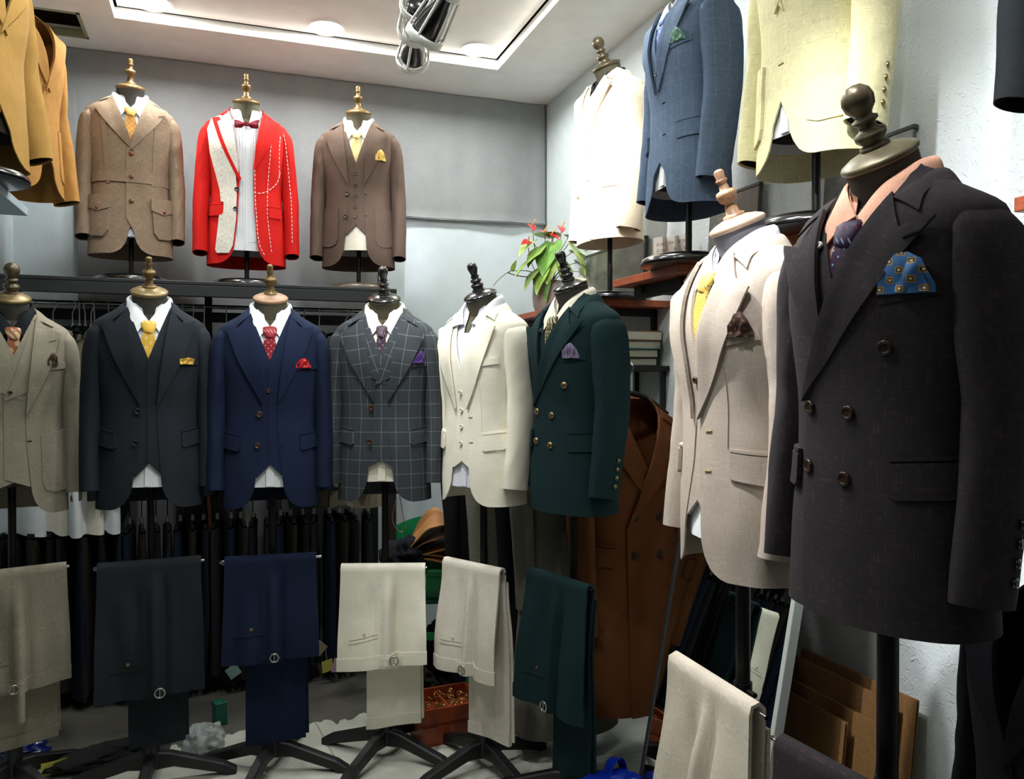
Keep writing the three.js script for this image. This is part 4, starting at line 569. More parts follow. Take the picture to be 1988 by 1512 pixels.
// ------------------------------------------------------------------ the upper row on the rack
const SHELF_Y = 1.888, upperForm = (label, extra) => ({ label, clothMat: linenOlive, capMat: brass, finialMat: brass, base: 'disc', poleR: 0.011, tilt: 0.2, ...extra });
outfit({ px: 256, depth: 3.648, hem: 500, shelf: SHELF_Y, turn: 0, k: 0.985, seed: 111,
  form: upperForm('dress form on the rack shelf under the brown tweed jacket', { clothMat: linenGrey }),
  shirt: { mat: printShirt, label: 'white and blue print shirt under the tweed jacket' },
  tie: { mat: floral([204, 146, 70], [228, 190, 120], [150, 90, 60], 0.022), label: 'orange patterned necktie with tweed jacket', end: 0.46 },
  jacket: { mat: tweed, label: 'light brown belted tweed jacket with bellows pockets', lapel: 'notch', lapelAt: { tip: [0.144, 0.648], inner: [0.116, 0.664], corner: [0.130, 0.678], gorge: [0.072, 0.700] }, front: frontClosed(0.455, 0, 0.16, 0.012), brkR: [-0.006, 0.455], brkL: [0.012, 0.455], buttons: [[0.002, 0.442], [0.002, 0.342], [0.002, 0.235]], buttonMat: btnLeather, dome: true, lapelHole: true, sleeve: { cuff: 0.075 } } });
{
  const j = scene.getObjectByName('suit_jacket_008'), F = j.F;       // belt, pleats and bellows pockets of the tweed jacket
  part('belt', drape([[-0.150, 0.318], [0.085, 0.318], [0.094, 0.328], [0.090, 0.365], [-0.150, 0.365]], F, { off: 0.003, th: 0.004 }), tweed, j); part('belt', drape([[0.088, 0.312], [0.154, 0.318], [0.154, 0.362], [0.088, 0.365]], F, { off: 0.001, th: 0.003 }), tweed, j);
  for (const s of [-1, 1]) {
    part('pleat', drape([[s * 0.083, 0.31], [s * 0.097, 0.31], [s * 0.118, 0.60], [s * 0.126, 0.645], [s * 0.110, 0.645], [s * 0.095, 0.55]], F, { off: 0.001, th: 0.0035 }), tweed, j);
    part('bellows_pocket', drape([[s * 0.082, 0.245], [s * 0.162, 0.245], [s * 0.166, 0.10], [s * 0.150, 0.075], [s * 0.110, 0.072], [s * 0.090, 0.10]], F, { off: 0.006, th: 0.008, hem: 0.014 }), tweed, j);
    const f = part('pocket_flap', drape([[s * 0.078, 0.252], [s * 0.164, 0.258], [s * 0.166, 0.205], [s * 0.124, 0.182], [s * 0.080, 0.198]], F, { off: 0.016, th: 0.004 }), tweed, j); button(f, F, s * 0.135, 0.197, 0.021, btnLeather, { dome: true, r: 0.85 });
  }
}
outfit({ px: 480, depth: 3.813, hem: 518, shelf: SHELF_Y, turn: 0, k: 1.0, seed: 112,
  form: upperForm('dress form on the rack shelf under the red jacket'),
  shirt: { mat: white, label: 'white pleated dinner shirt under the red jacket', wing: true, pleats: true, tail: 0.06 },
  jacket: { mat: scarlet, label: 'half-made scarlet jacket with white canvas front and basting stitches', lapel: 'notch', lapelAt: { tip: [0.140, 0.648], inner: [0.114, 0.662], corner: [0.124, 0.674], gorge: [0.072, 0.698] }, lapelMatL: canvasWhite, lapelEdge: true, front: frontOpen(0.40, 0.030, 0.052), brkR: [0.028, 0.42], brkL: [-0.030, 0.37], flaps: [[0.094, 0.150, 0.262, 0.048, 0.004], [-0.098, -0.160, 0.262, 0.048, 0.004]], buttons: [[-0.042, 0.335], [-0.048, 0.245]], buttonMat: btnBlack, sleeveStitch: true, threadMat: whiteThread, sleeve: { cuff: 0.05, out: 0.012 } } });
{
  const j = scene.getObjectByName('suit_jacket_009'), F = j.F;
  part('canvas_front', drape([[-0.075, 0.66], [-0.110, 0.675], [-0.148, 0.658], [-0.164, 0.61], [-0.152, 0.50], [-0.128, 0.40], [-0.112, 0.33], [-0.108, 0.28], [-0.096, 0.275], [-0.098, 0.225], [-0.116, 0.215], [-0.132, 0.06], [-0.126, 0.044], [-0.076, 0.044], [-0.060, 0.08], [-0.046, 0.20], [-0.042, 0.33], [-0.045, 0.40], [-0.06, 0.5]], F, { off: 0.005, th: 0.003, hem: 0.006 }), canvasWhite, j, 'white interlining canvas');
  for (const p of [[[0.036, 0.60], [0.036, 0.40], [0.042, 0.22], [0.058, 0.08], [0.085, 0.03]], [[0.112, 0.64], [0.104, 0.50], [0.094, 0.38], [0.092, 0.22], [0.110, 0.05]], [[0.030, 0.325], [0.065, 0.325], [0.10, 0.345], [0.135, 0.385], [0.15, 0.44]], [[0.15, 0.60], [0.145, 0.52], [0.146, 0.40]]]) part('basting_stitch', stitches(p, F, 0.004), whiteThread, j);
}
{   // bow tie
  const g = ground(480, 3.813), t = thing('bow_tie', 'dark red bow tie on the white dinner shirt', 'bow tie', V(g.x, heightAt(518, 3.813), g.z), facing(g, 0)), m = cloth([112, 22, 36], { size: 0.05, slub: 0.03, seed: 50, rough: 0.6 });
  const z0 = 0.092, wing = (s) => shell(14, 8, (u, v) => { const x = s * lerp(0.006, 0.052, u), h = lerp(0.008, 0.024, smooth(0, 0.8, u)), y = 0.640 + lerp(-h, h, v) - 0.006 * u * (s < 0 ? 1 : -0.2); return [x, y, z0 - 0.012 * u + 0.007 * Math.sin(u * Math.PI) * Math.cos((v - 0.5) * 5), x, y]; }, 0.005, { flip: s < 0 });
  part('wing', wing(1), m, t); part('wing', wing(-1), m, t); part('knot', rbox(0.016, 0.022, 0.014, 0.005, 0, 0.640, z0 + 0.002), m, t); part('neck_band', strip3([V(0.012, 0.648, 0.078), V(0.05, 0.675, 0.062), V(0.070, 0.705, 0.01)], [V(0.012, 0.634, 0.080), V(0.052, 0.660, 0.064), V(0.073, 0.69, 0.01)], 16, 2, 0.001, 0.002), m, t);
}
outfit({ px: 697, depth: 3.986, hem: 522, shelf: SHELF_Y, turn: 6, k: 0.99, seed: 113,
  form: upperForm('dress form on the rack shelf under the cocoa brown suit', { baseMat: grained([70, 60, 44], 17, 0.35) }),
  shirt: { mat: ivory, label: 'white shirt under the cocoa brown suit' },
  tie: { mat: floral([222, 196, 130], [236, 222, 176], [190, 150, 90], 0.03), label: 'pale gold cravat tie with cocoa brown suit', end: 0.5, w: 0.9 },
  vest: { mat: cocoa, label: 'cocoa brown waistcoat with five buttons', v: 0.475, bottom: 0.15, notch: 0.20, buttons: [[-0.004, 0.440], [-0.004, 0.388], [-0.004, 0.336], [-0.004, 0.284], [-0.004, 0.234]], buttonMat: btnHorn },
  jacket: { mat: cocoa, label: 'cocoa brown suit jacket with pale gold pocket square', lapel: 'wide', lapelAt: { tip: [0.144, 0.632], inner: [0.116, 0.652], corner: [0.132, 0.664] }, front: frontOpen(0.385, 0.036, 0.055, -0.064), brkR: [0.036, 0.385], brkL: [-0.036, 0.385], patch: [[0.085, 0.166, 0.275, 0.09, 0.01], [-0.085, -0.166, 0.275, 0.09, 0.01]], buttons: [[-0.044, 0.345], [-0.050, 0.235]], buttonMat: btnHorn, holes: [[0.038, 0.342, 0.010], [0.040, 0.238, 0.010]], sleeve: { cuff: 0.045, out: 0.008 } },
  square: { mat: floral([230, 186, 92], [246, 226, 160], [200, 140, 60], 0.03), label: 'gold pocket square in cocoa brown jacket', at: [0.112, 0.52], w: 0.046, h: 0.05 } });

// ------------------------------------------------------------------ the upper row on the right-wall shelves
const SHELF_A = 1.79, SHELF_B = 1.84;
outfit({ px: 1182, depth: 3.45, hem: 474, shelf: SHELF_A, turn: 57, k: 0.98, seed: 121, jacketOnly: true,
  form: upperForm('dress form with ball finial under the pale sand jacket', { finial: 'ball', finialMat: darkBrass, capMat: darkBrass, tilt: 0.42 }),
  shirt: { mat: blackShirt, label: 'black collarless shirt under the pale sand jacket', wing: true },
  vest: { mat: sand, label: 'sand waistcoat peeking from the pale sand jacket', v: 0.60, bottom: 0.2 },
  jacket: { mat: sand, label: 'pale sand suit jacket brightly lit above the potted plant', lapel: 'notch', front: { right: frontClosed(0.375, 0, 0.15, -0.012).right, left: [[0.74, -0.076], [0.70, -0.076], [0.375, 0.018], [0.15, 0.02], [0.06, 0.03], [0, 0.05]] }, brkR: [-0.016, 0.375], brkL: [0.016, 0.375], flaps: [[0.09, 0.168, 0.262, 0.05, 0.004], [-0.1, -0.17, 0.262, 0.05, 0.004]], holes: [[-0.008, 0.26, 0.014]], threadMat: goldThread, sleeve: { cuff: 0.03 } } });
outfit({ px: 1334, depth: 2.75, hem: 412, shelf: SHELF_B, turn: 58, k: 1.0, seed: 122,
  form: upperForm('dress form under the blue check suit on the right-wall shelf', { clothMat: linenGrey, capMat: darkBrass, tilt: 0.42 }),
  shirt: { mat: white, label: 'white shirt under the blue check suit' },
  tie: { mat: floral([92, 116, 172], [196, 206, 226], [60, 74, 120], 0.03), label: 'blue floral necktie with blue check suit', end: 0.42 },
  vest: { mat: airBlue, label: 'blue check waistcoat under the blue check jacket', v: 0.49, buttons: [[-0.004, 0.45]], buttonMat: btnBlack },
  jacket: { mat: airBlue, label: 'airforce blue check suit jacket with green pocket square', lapel: 'notch', front: frontOpen(0.385, 0.012, 0.055, -0.05), brkR: [0.010, 0.385], brkL: [-0.014, 0.385], flaps: [[0.085, 0.160, 0.262, 0.052, 0.006], [-0.1, -0.160, 0.262, 0.052, 0.006]], welt: [0.085, 0.150, 0.500, 0.010], holes: [[0.018, 0.345, 0.016], [0.020, 0.240, 0.016]] },
  square: { mat: floral([96, 138, 120], [170, 190, 170], [60, 90, 80], 0.02), label: 'green floral pocket square in blue check jacket', at: [0.110, 0.528], w: 0.052, h: 0.04 } });
outfit({ px: 1580, depth: 2.12, hem: 326, shelf: SHELF_B, turn: 48, k: 1.0, seed: 123,
  form: upperForm('dress form under the pistachio jacket on the right-wall shelf', { clothMat: linenGrey, capMat: darkBrass, tilt: 0.42 }),
  shirt: { mat: white, label: 'white shirt under the pistachio jacket' },
  jacket: { mat: pistachio, label: 'pale pistachio suit jacket with patch pocket at the top edge', lapel: 'notch', front: frontClosed(0.385, 0, 0.2, 0.035), brkR: [-0.014, 0.385], brkL: [0.014, 0.385], patch: [[0.075, 0.168, 0.275, 0.075, 0.012], [-0.08, -0.168, 0.275, 0.075, 0.012]], holes: [[-0.008, 0.25, 0.018]], threadMat: goldThread, cuffButtons: btnGold, lapelHole: true, sleeve: { cuff: 0.05, out: 0.01 } } });
outfit({ px: 2196, depth: 1.45, hem: 172, shelf: 1.80, turn: 34, k: 1.0, seed: 124,
  form: upperForm('dress form under the black jacket at the right edge', { clothMat: linenGrey, capMat: darkBrass, tilt: 0.42 }),
  jacket: { mat: cloth([22, 26, 28], { size: 0.2, seed: 55 }), label: 'black jacket whose sleeve hangs at the top right edge', lapel: 'notch', front: frontClosed(0.385), brkR: [-0.014, 0.385], brkL: [0.014, 0.385], sleeve: { cuff: 0.03, out: 0.01 } } });
// mustard jackets on the left-wall shelf
const mustard = cloth([158, 116, 62], { size: 0.1, slub: 0.06, fine: 0.10, blotch: 0.05, seed: 57 }), mustard2 = cloth([156, 122, 66], { size: 0.1, slub: 0.04, fine: 0.08, seed: 58 });
outfit({ px: 44, depth: 3.24, hem: 376, turn: -52, k: 1.0, seed: 125,
  jacket: { mat: mustard, label: 'mustard wool jacket with patch pockets beside the ceiling hatch', lapel: 'notch', front: frontClosed(0.40, 0, 0.2, 0.03), brkR: [-0.014, 0.40], brkL: [0.014, 0.40], patch: [[0.075, 0.168, 0.265, 0.06, 0.012], [-0.08, -0.168, 0.265, 0.06, 0.012], [-0.06, -0.13, 0.52, 0.40, 0]], flaps: [[-0.058, -0.132, 0.525, 0.035, 0.004]], sleeve: { cuff: 0.0, out: 0.012, fwd: 0.05 } } });
outfit({ px: -50, depth: 2.58, hem: 318, shelf: 2.09, turn: -46, k: 1.0, seed: 126,
  form: upperForm('dress form under the mustard jacket cut by the left edge', { tilt: 0.42 }),
  jacket: { mat: mustard2, label: 'mustard jacket cut by the left edge of the picture', lapel: 'notch', front: frontClosed(0.40, 0, 0.2, 0.03), brkR: [-0.014, 0.40], brkL: [0.014, 0.40], patch: [[-0.08, -0.168, 0.265, 0.06, 0.012]], sleeve: { cuff: 0.06, out: 0.03, fwd: 0.04 } } });

// ------------------------------------------------------------------ rack along the back wall
const rackBlack = std(0x1b1e22, 0.5), deepBlack = std(0x0b0b0d, 0.7);
const RX0 = -2.70, RX1 = -1.005, RZ0 = 0.10, RZ1 = 0.62, RTOP = 1.888;
{
  const t = thing('clothes_rack', 'black two-rail clothes rack with top shelf along the back wall', 'clothes rack', [0, 0, 0]), W = RX1 - RX0, cx = (RX0 + RX1) / 2;
  part('top_shelf', rbox(W, 0.016, RZ1 - RZ0, 0.003, cx, RTOP - 0.008, (RZ0 + RZ1) / 2), rackBlack, t);
  part('front_beam', rbox(W, 0.05, 0.03, 0.003, cx, RTOP - 0.042, RZ1 - 0.015), rackBlack, t); part('rear_beam', rbox(W, 0.05, 0.03, 0.003, cx, RTOP - 0.12, RZ0 + 0.015), rackBlack, t);
  for (const [x, z] of [[RX1 - 0.02, RZ1 - 0.02], [RX1 - 0.02, RZ0 + 0.02], [-1.85, RZ0 + 0.02], [RX0 + 0.02, RZ0 + 0.02], [RX0 + 0.02, RZ1 - 0.02]]) part('post', rbox(0.035, RTOP - 0.02, 0.035, 0.004, x, (RTOP - 0.02) / 2, z), rackBlack, t);
  part('end_brace', [rbox(0.03, 0.03, RZ1 - RZ0, 0.003, RX1 - 0.02, 0.93, (RZ0 + RZ1) / 2)], rackBlack, t);
  part('upper_rail', rod(V(RX0 + 0.02, 1.80, 0.36), V(RX1 - 0.02, 1.80, 0.36), 0.010), chrome, t);
  part('lower_rail', rod(V(RX0 + 0.02, 0.92, 0.36), V(RX1 - 0.02, 0.92, 0.36), 0.010), blackMetal, t);
}
// garments on the rails hang edge-on: outline in (z, y), thin in x
const hookGeo = tube([[0, 0.0, 0], [0, 0.055, 0], [0, 0.07, 0.012], [0, 0.088, 0.024], [0, 0.100, 0.014], [0, 0.103, 0.0], [0, 0.097, -0.013]], 0.0026, 22, 6), capGeo = cyl(0.010, 0.007, 0.028, 0, -0.022, 0, 12), barGeo = tube([[0, -0.045, -0.19], [0, -0.02, -0.1], [0, -0.01, 0], [0, -0.02, 0.1], [0, -0.045, 0.19]], 0.008, 16, 6);
const slabCache = new Map();
function slab(kind, seed) {        // a folded garment seen nearly edge-on
  const k = kind + seed; if (slabCache.has(k)) return slabCache.get(k);
  const jacket = kind !== 'trousers', len = { jacket: 0.76, coat: 0.86, shirt: 0.90, trousers: 0.70 }[kind], half = jacket ? 0.215 : 0.16;
  const g = shell(26, 22, (u, v) => {
    const a = u * 2 * Math.PI, c = Math.cos(a), s = Math.sin(a), y = jacket ? -0.01 - len * v : -0.05 - len * v;
    const w = jacket ? lerp(0.05, half, Math.sqrt(smooth(0, 0.10, v))) * lerp(1, 0.92, smooth(0.1, 1, v)) : half * lerp(0.92, 0.78, v);
    const th = (jacket ? lerp(0.012, 0.035, smooth(0, 0.12, v)) : 0.013 + 0.006 * smooth(0, 0.3, v)) * (1 + 0.35 * noise(c * 2 + 3, v * 3, seed));
    const sway = 0.012 * noise(v * 2, c * 3, seed + 3) * v + 0.010 * noise(c * 4, 1.5, seed + 8) * smooth(0, 0.5, v);
    const drop = jacket ? 0.055 * Math.pow(Math.abs(c), 1.5) * smooth(0.3, 0, v) + 0.015 * noise(c * 3, 2, seed) * v : 0.03 * noise(c * 2, 4, seed) * v;
    return [th * Math.sign(s) * Math.pow(Math.abs(s), 0.7) + sway, y - drop, w * c, c * w, y];
  }, 0.003, { wrapU: true });
  slabCache.set(k, g); return g;
}
const whiteCap = std(0xc9ccd2, 0.3, { metalness: 0.5 }), hookSteel = std(0xe6e9ee, 0.3, { metalness: 0.1 });
function hanging(kind, x, y, z, turn, mat, seed, label, group, tag) {
  const t = thing('hanging_' + kind, label, kind, [x, y - 0.098, z], turn, group);
  part('hook', hookGeo, kind === 'trousers' ? blackMetal : hookSteel, t); part('hanger_neck', capGeo, kind === 'trousers' ? steel : whiteCap, t);
  if (kind !== 'trousers') part('hanger_arms', barGeo, blackPlastic, t); else part('hanger_clip', box(0.014, 0.02, 0.24, 0, -0.035, 0), blackPlastic, t);
  part('cloth', slab(kind, seed), mat, t);
  if (tag) { const p = part('paper_tag', rbox(0.055, tag[1] || 0.06, 0.0012, 0.0005, 0, -0.03, 0), std(tag[0], 0.8), t); p.position.set(tag[2] || 0.0, -(tag[3] ?? 0.68), 0.15); p.rotation.set(0.15, tag[4] || 0.2, tag[5] || 0.3); part('tag_string', rod(V(0, 0, 0), V(0, 0.06, -0.004), 0.0008, 4), whiteThread, p); }
  return t;
}
const dark = [cloth([22, 24, 30], { size: 0.2, seed: 71 }), cloth([34, 34, 36], { size: 0.2, seed: 72 }), cloth([20, 30, 46], { size: 0.2, seed: 73 }), cloth([40, 36, 30], { size: 0.2, seed: 74 })];
const railX = (px, z) => { const k = (px - 994) / FOCAL, c = Math.cos(YAW), s = Math.sin(YAW), dz = EYE.z - z; return EYE.x + dz * (k * c + s) / (c - k * s); };
{
  const R = rng(5), J = 'dark jacket hanging edge-on from the upper rail', G = 'dark jackets on the upper rail';
  [184, 212, 240, 345, 356, 376, 397, 440, 490, 562, 590, 620, 684, 709].forEach((px, i) => hanging('jacket', railX(px, 0.36), 1.80, 0.36, (R() - 0.5) * 0.25, dark[i % 3], 1 + (i % 3), J, G));
  hanging('jacket', railX(155, 0.36), 1.80, 0.36, 0.1, cloth([88, 84, 66], { size: 0.2, seed: 75 }), 2, 'olive jacket hanging beside the khaki suit on the upper rail');
  hanging('shirt', railX(166, 0.36), 1.80, 0.36, -0.08, white, 4, 'white shirt hanging between the khaki and charcoal suits');
  [14, 62, 104, 142, 178].forEach((px, i) => hanging('shirt', railX(px, 0.36), 1.80, 0.36, 0.95 - 0.08 * i, i % 2 ? ivory : white, 4 + (i % 3), ['white shirt at the far left of the upper rail', 'ivory shirt behind the khaki suit on the upper rail', 'white shirt with tail showing under the khaki suit', 'ivory shirt with tail showing between two suits', 'white shirt with lowest tail left of the charcoal trousers'][i]));
  hanging('coat', railX(672, 0.36), 1.80, 0.36, 0.9, cloth([150, 142, 122], { size: 0.2, seed: 76 }), 3, 'beige coat whose hem shows beside the windowpane suit');
  // lower rail
  const T = 'dark trousers hanging edge-on from the lower rail', H = 'dark trousers on the lower rail'; let i = 0;
  for (let px = 12; px < 745; px += 24, i++) {
    const x = railX(px + 8 * (R() - 0.5), 0.36); if (x > RX1 - 0.05) break;
    const special = { 18: [0x8fb5a8, 0.06, 0.0, 0.68, 0.3, 0.5, 'dark trousers with a mint paper tag beside the navy trousers'], 25: [0xa8927a, 0.06, 0.01, 0.62, 0.4, 0.75, 'dark trousers with a tan paper tag left of the ivory trousers'], 26: [0xd8cc62, 0.06, -0.03, 0.70, 0.3, 0.1, 'dark trousers with a yellow paper tag near the floor'], 27: [0xd8b8cc, 0.07, -0.04, 0.70, 0.1, -0.2, 'dark trousers with a pink paper tag near the floor'] }[i];
    hanging('trousers', x, 0.92, 0.36, (R() - 0.5) * 0.3, dark[i % 4], 11 + (i % 4), special ? special[6] : T, special ? undefined : H, special);
  }
}
// ------------------------------------------------------------------ right-wall shelves
const redwood = std(0xffffff, 0.42, { map: texture(256, 0.5, (i, j) => { const n = 256, g = tileNoise(i, (j * 0.12) | 0, n, 64, 5) * 0.5 + tileNoise((i * 0.15) | 0, j, n, 80, 6) * 0.5, a = 1 + 0.16 * g + 0.06 * tileNoise(i, j, n, 90, 8); return [150 * a, 74 * a, 42 * a]; }) });
function wallShelf(z0, z1, top, depth, label) {
  const t = thing('wall_shelf', label, 'shelf', [0, top, (z0 + z1) / 2]), L = z1 - z0;
  const g = rbox(depth, 0.028, L, 0.002, -depth / 2, -0.014, 0), p = g.attributes.position, u = g.attributes.uv; for (let i = 0; i < u.count; i++) u.setXY(i, p.getZ(i), p.getX(i) + p.getY(i)); part('board', g, redwood, t);
  for (const z of L > 0.8 ? [-L / 2 + 0.15, L / 2 - 0.12] : [-L / 2 + 0.10, L / 2 - 0.10]) part('bracket', [rbox(depth - 0.06, 0.03, 0.03, 0.003, -(depth - 0.06) / 2, -0.044, z), rbox(0.02, 0.12, 0.03, 0.003, -0.01, -0.09, z)], deepBlack, t);
  part('support_rail', rbox(0.03, 0.045, L - 0.06, 0.003, -depth + 0.09, -0.051, 0), deepBlack, t); return t;
}
wallShelf(0.15, 1.42, SHELF_A, 0.36, 'long reddish wooden wall shelf holding the plant and sand jacket');
wallShelf(1.60, 2.08, SHELF_B, 0.36, 'short reddish wooden wall shelf under the blue check suit');
wallShelf(2.30, 2.76, SHELF_B, 0.36, 'short reddish wooden wall shelf under the pistachio jacket');
wallShelf(3.29, 3.75, 1.80, 0.36, 'reddish wooden wall shelf just showing at the right edge');
{   // black shelf with the books
  const t = thing('book_shelf', 'small black metal shelf holding the stacked books', 'shelf', [0, 1.515, 1.26]); part('board', rbox(0.30, 0.022, 0.32, 0.003, -0.15, -0.011, 0), deepBlack, t);
  for (const z of [-0.12, 0.12]) part('bracket', rbox(0.02, 0.16, 0.02, 0.002, -0.012, -0.10, z), rackBlack, t);
  const page = std(0xffffff, 0.9, { map: texture(64, 0.02, (i, j) => { const a = 1 + 0.12 * (hash3(1, j, 4) - 0.5); return [206 * a, 204 * a, 182 * a]; }) });
  [[0x3a2f2a, 0.034, 'lowest book of the stack, dark cover'], [0x24282c, 0.036, 'second book from the bottom, grey cover'], [0x2f8a8a, 0.036, 'book with teal cover, third from the bottom'], [0x9a4a34, 0.042, 'top book of the stack, red cover']].reduce((y, [c, h, label], i) => {
    const b = thing('book', label, 'book', [-0.15 - 0.004 * (i % 2), y, 1.27 + 0.006 * i], 0.02 * (i - 1), 'books stacked on the black shelf'), w = 0.245 + 0.012 * i, d = 0.19;
    part('pages', rbox(w - 0.008, h - 0.006, d - 0.008, 0.002, 0, h / 2, 0.001), page, b); const cm = std(c, 0.55); part('cover', [box(w, 0.0025, d, 0, 0.00125, 0), box(w, 0.0025, d, 0, h - 0.00125, 0), box(w, h, 0.003, 0, h / 2, -d / 2)], cm, b); return y + h + 0.0005;
  }, 1.5155);
}
{   // grey glossy panels standing on the shelves against the wall
  const m = std(0xffffff, 0.3, { map: texture(128, 0.6, (i, j) => { const a = 1 + 0.15 * tileNoise(i, j, 128, 5, 9) + 0.08 * tileNoise(i, j, 128, 20, 10); return [96 * a, 96 * a, 92 * a]; }) });
  for (const [z, y, w, label] of [[0.93, SHELF_A, 0.62, 'grey glossy panel standing behind the sand jacket'], [1.90, SHELF_B, 0.30, 'grey panel standing behind the blue check suit'], [2.55, SHELF_B, 0.34, 'grey panel standing behind the pistachio jacket']]) { const t = thing('display_panel', label, 'panel', [-0.032, y, z]); const p = part('sheet', rbox(0.012, 0.30, w, 0.002, 0, 0.15, 0), m, t); p.rotation.z = -0.06; const q = part('frame', [rbox(0.018, 0.012, w + 0.01, 0.002, 0, 0.006, 0), rbox(0.018, 0.012, w + 0.01, 0.002, 0, 0.30, 0)], std(0x3a3b3a, 0.5), t); q.rotation.z = -0.06; }
}
{   // folded white card with handwriting
  const c = document.createElement('canvas'); c.width = 512; c.height = 320; const x = c.getContext('2d'); x.fillStyle = '#eceade'; x.fillRect(0, 0, 512, 320); x.fillStyle = '#15151c'; x.font = 'italic 34px serif';
  x.fillText('A real', 24, 66); x.fillText('A rather', 24, 112); x.fillText('Special', 36, 158); x.fillText('Tailor', 206, 152); x.fillText('the', 190, 58); x.fillText('for you', 320, 50); x.fillText('on a', 236, 104); x.fillText('day', 390, 98); x.fillText('Liu', 400, 146);
  const tx = new THREE.CanvasTexture(c); tx.colorSpace = THREE.SRGBColorSpace; const t = thing('folded_card', 'white zigzag-folded card with black handwriting behind the blue suit base', 'card', [-0.128, SHELF_B, 1.65], 0.06);
  const n = 6, W = 0.17, H = 0.19, fold = (k) => (k % 2 ? 0.022 : 0) ; part('printed_card', shell(48, 2, (u, v) => { const f = u * n, k = Math.min(n - 1, Math.floor(f)), s = f - k; return [-W / 2 + W * u, H * v * (0.86 + 0.14 * u), lerp(fold(k), fold(k + 1), s), u, v]; }, 0.0008), std(0xffffff, 0.8, { map: tx }), t);
}
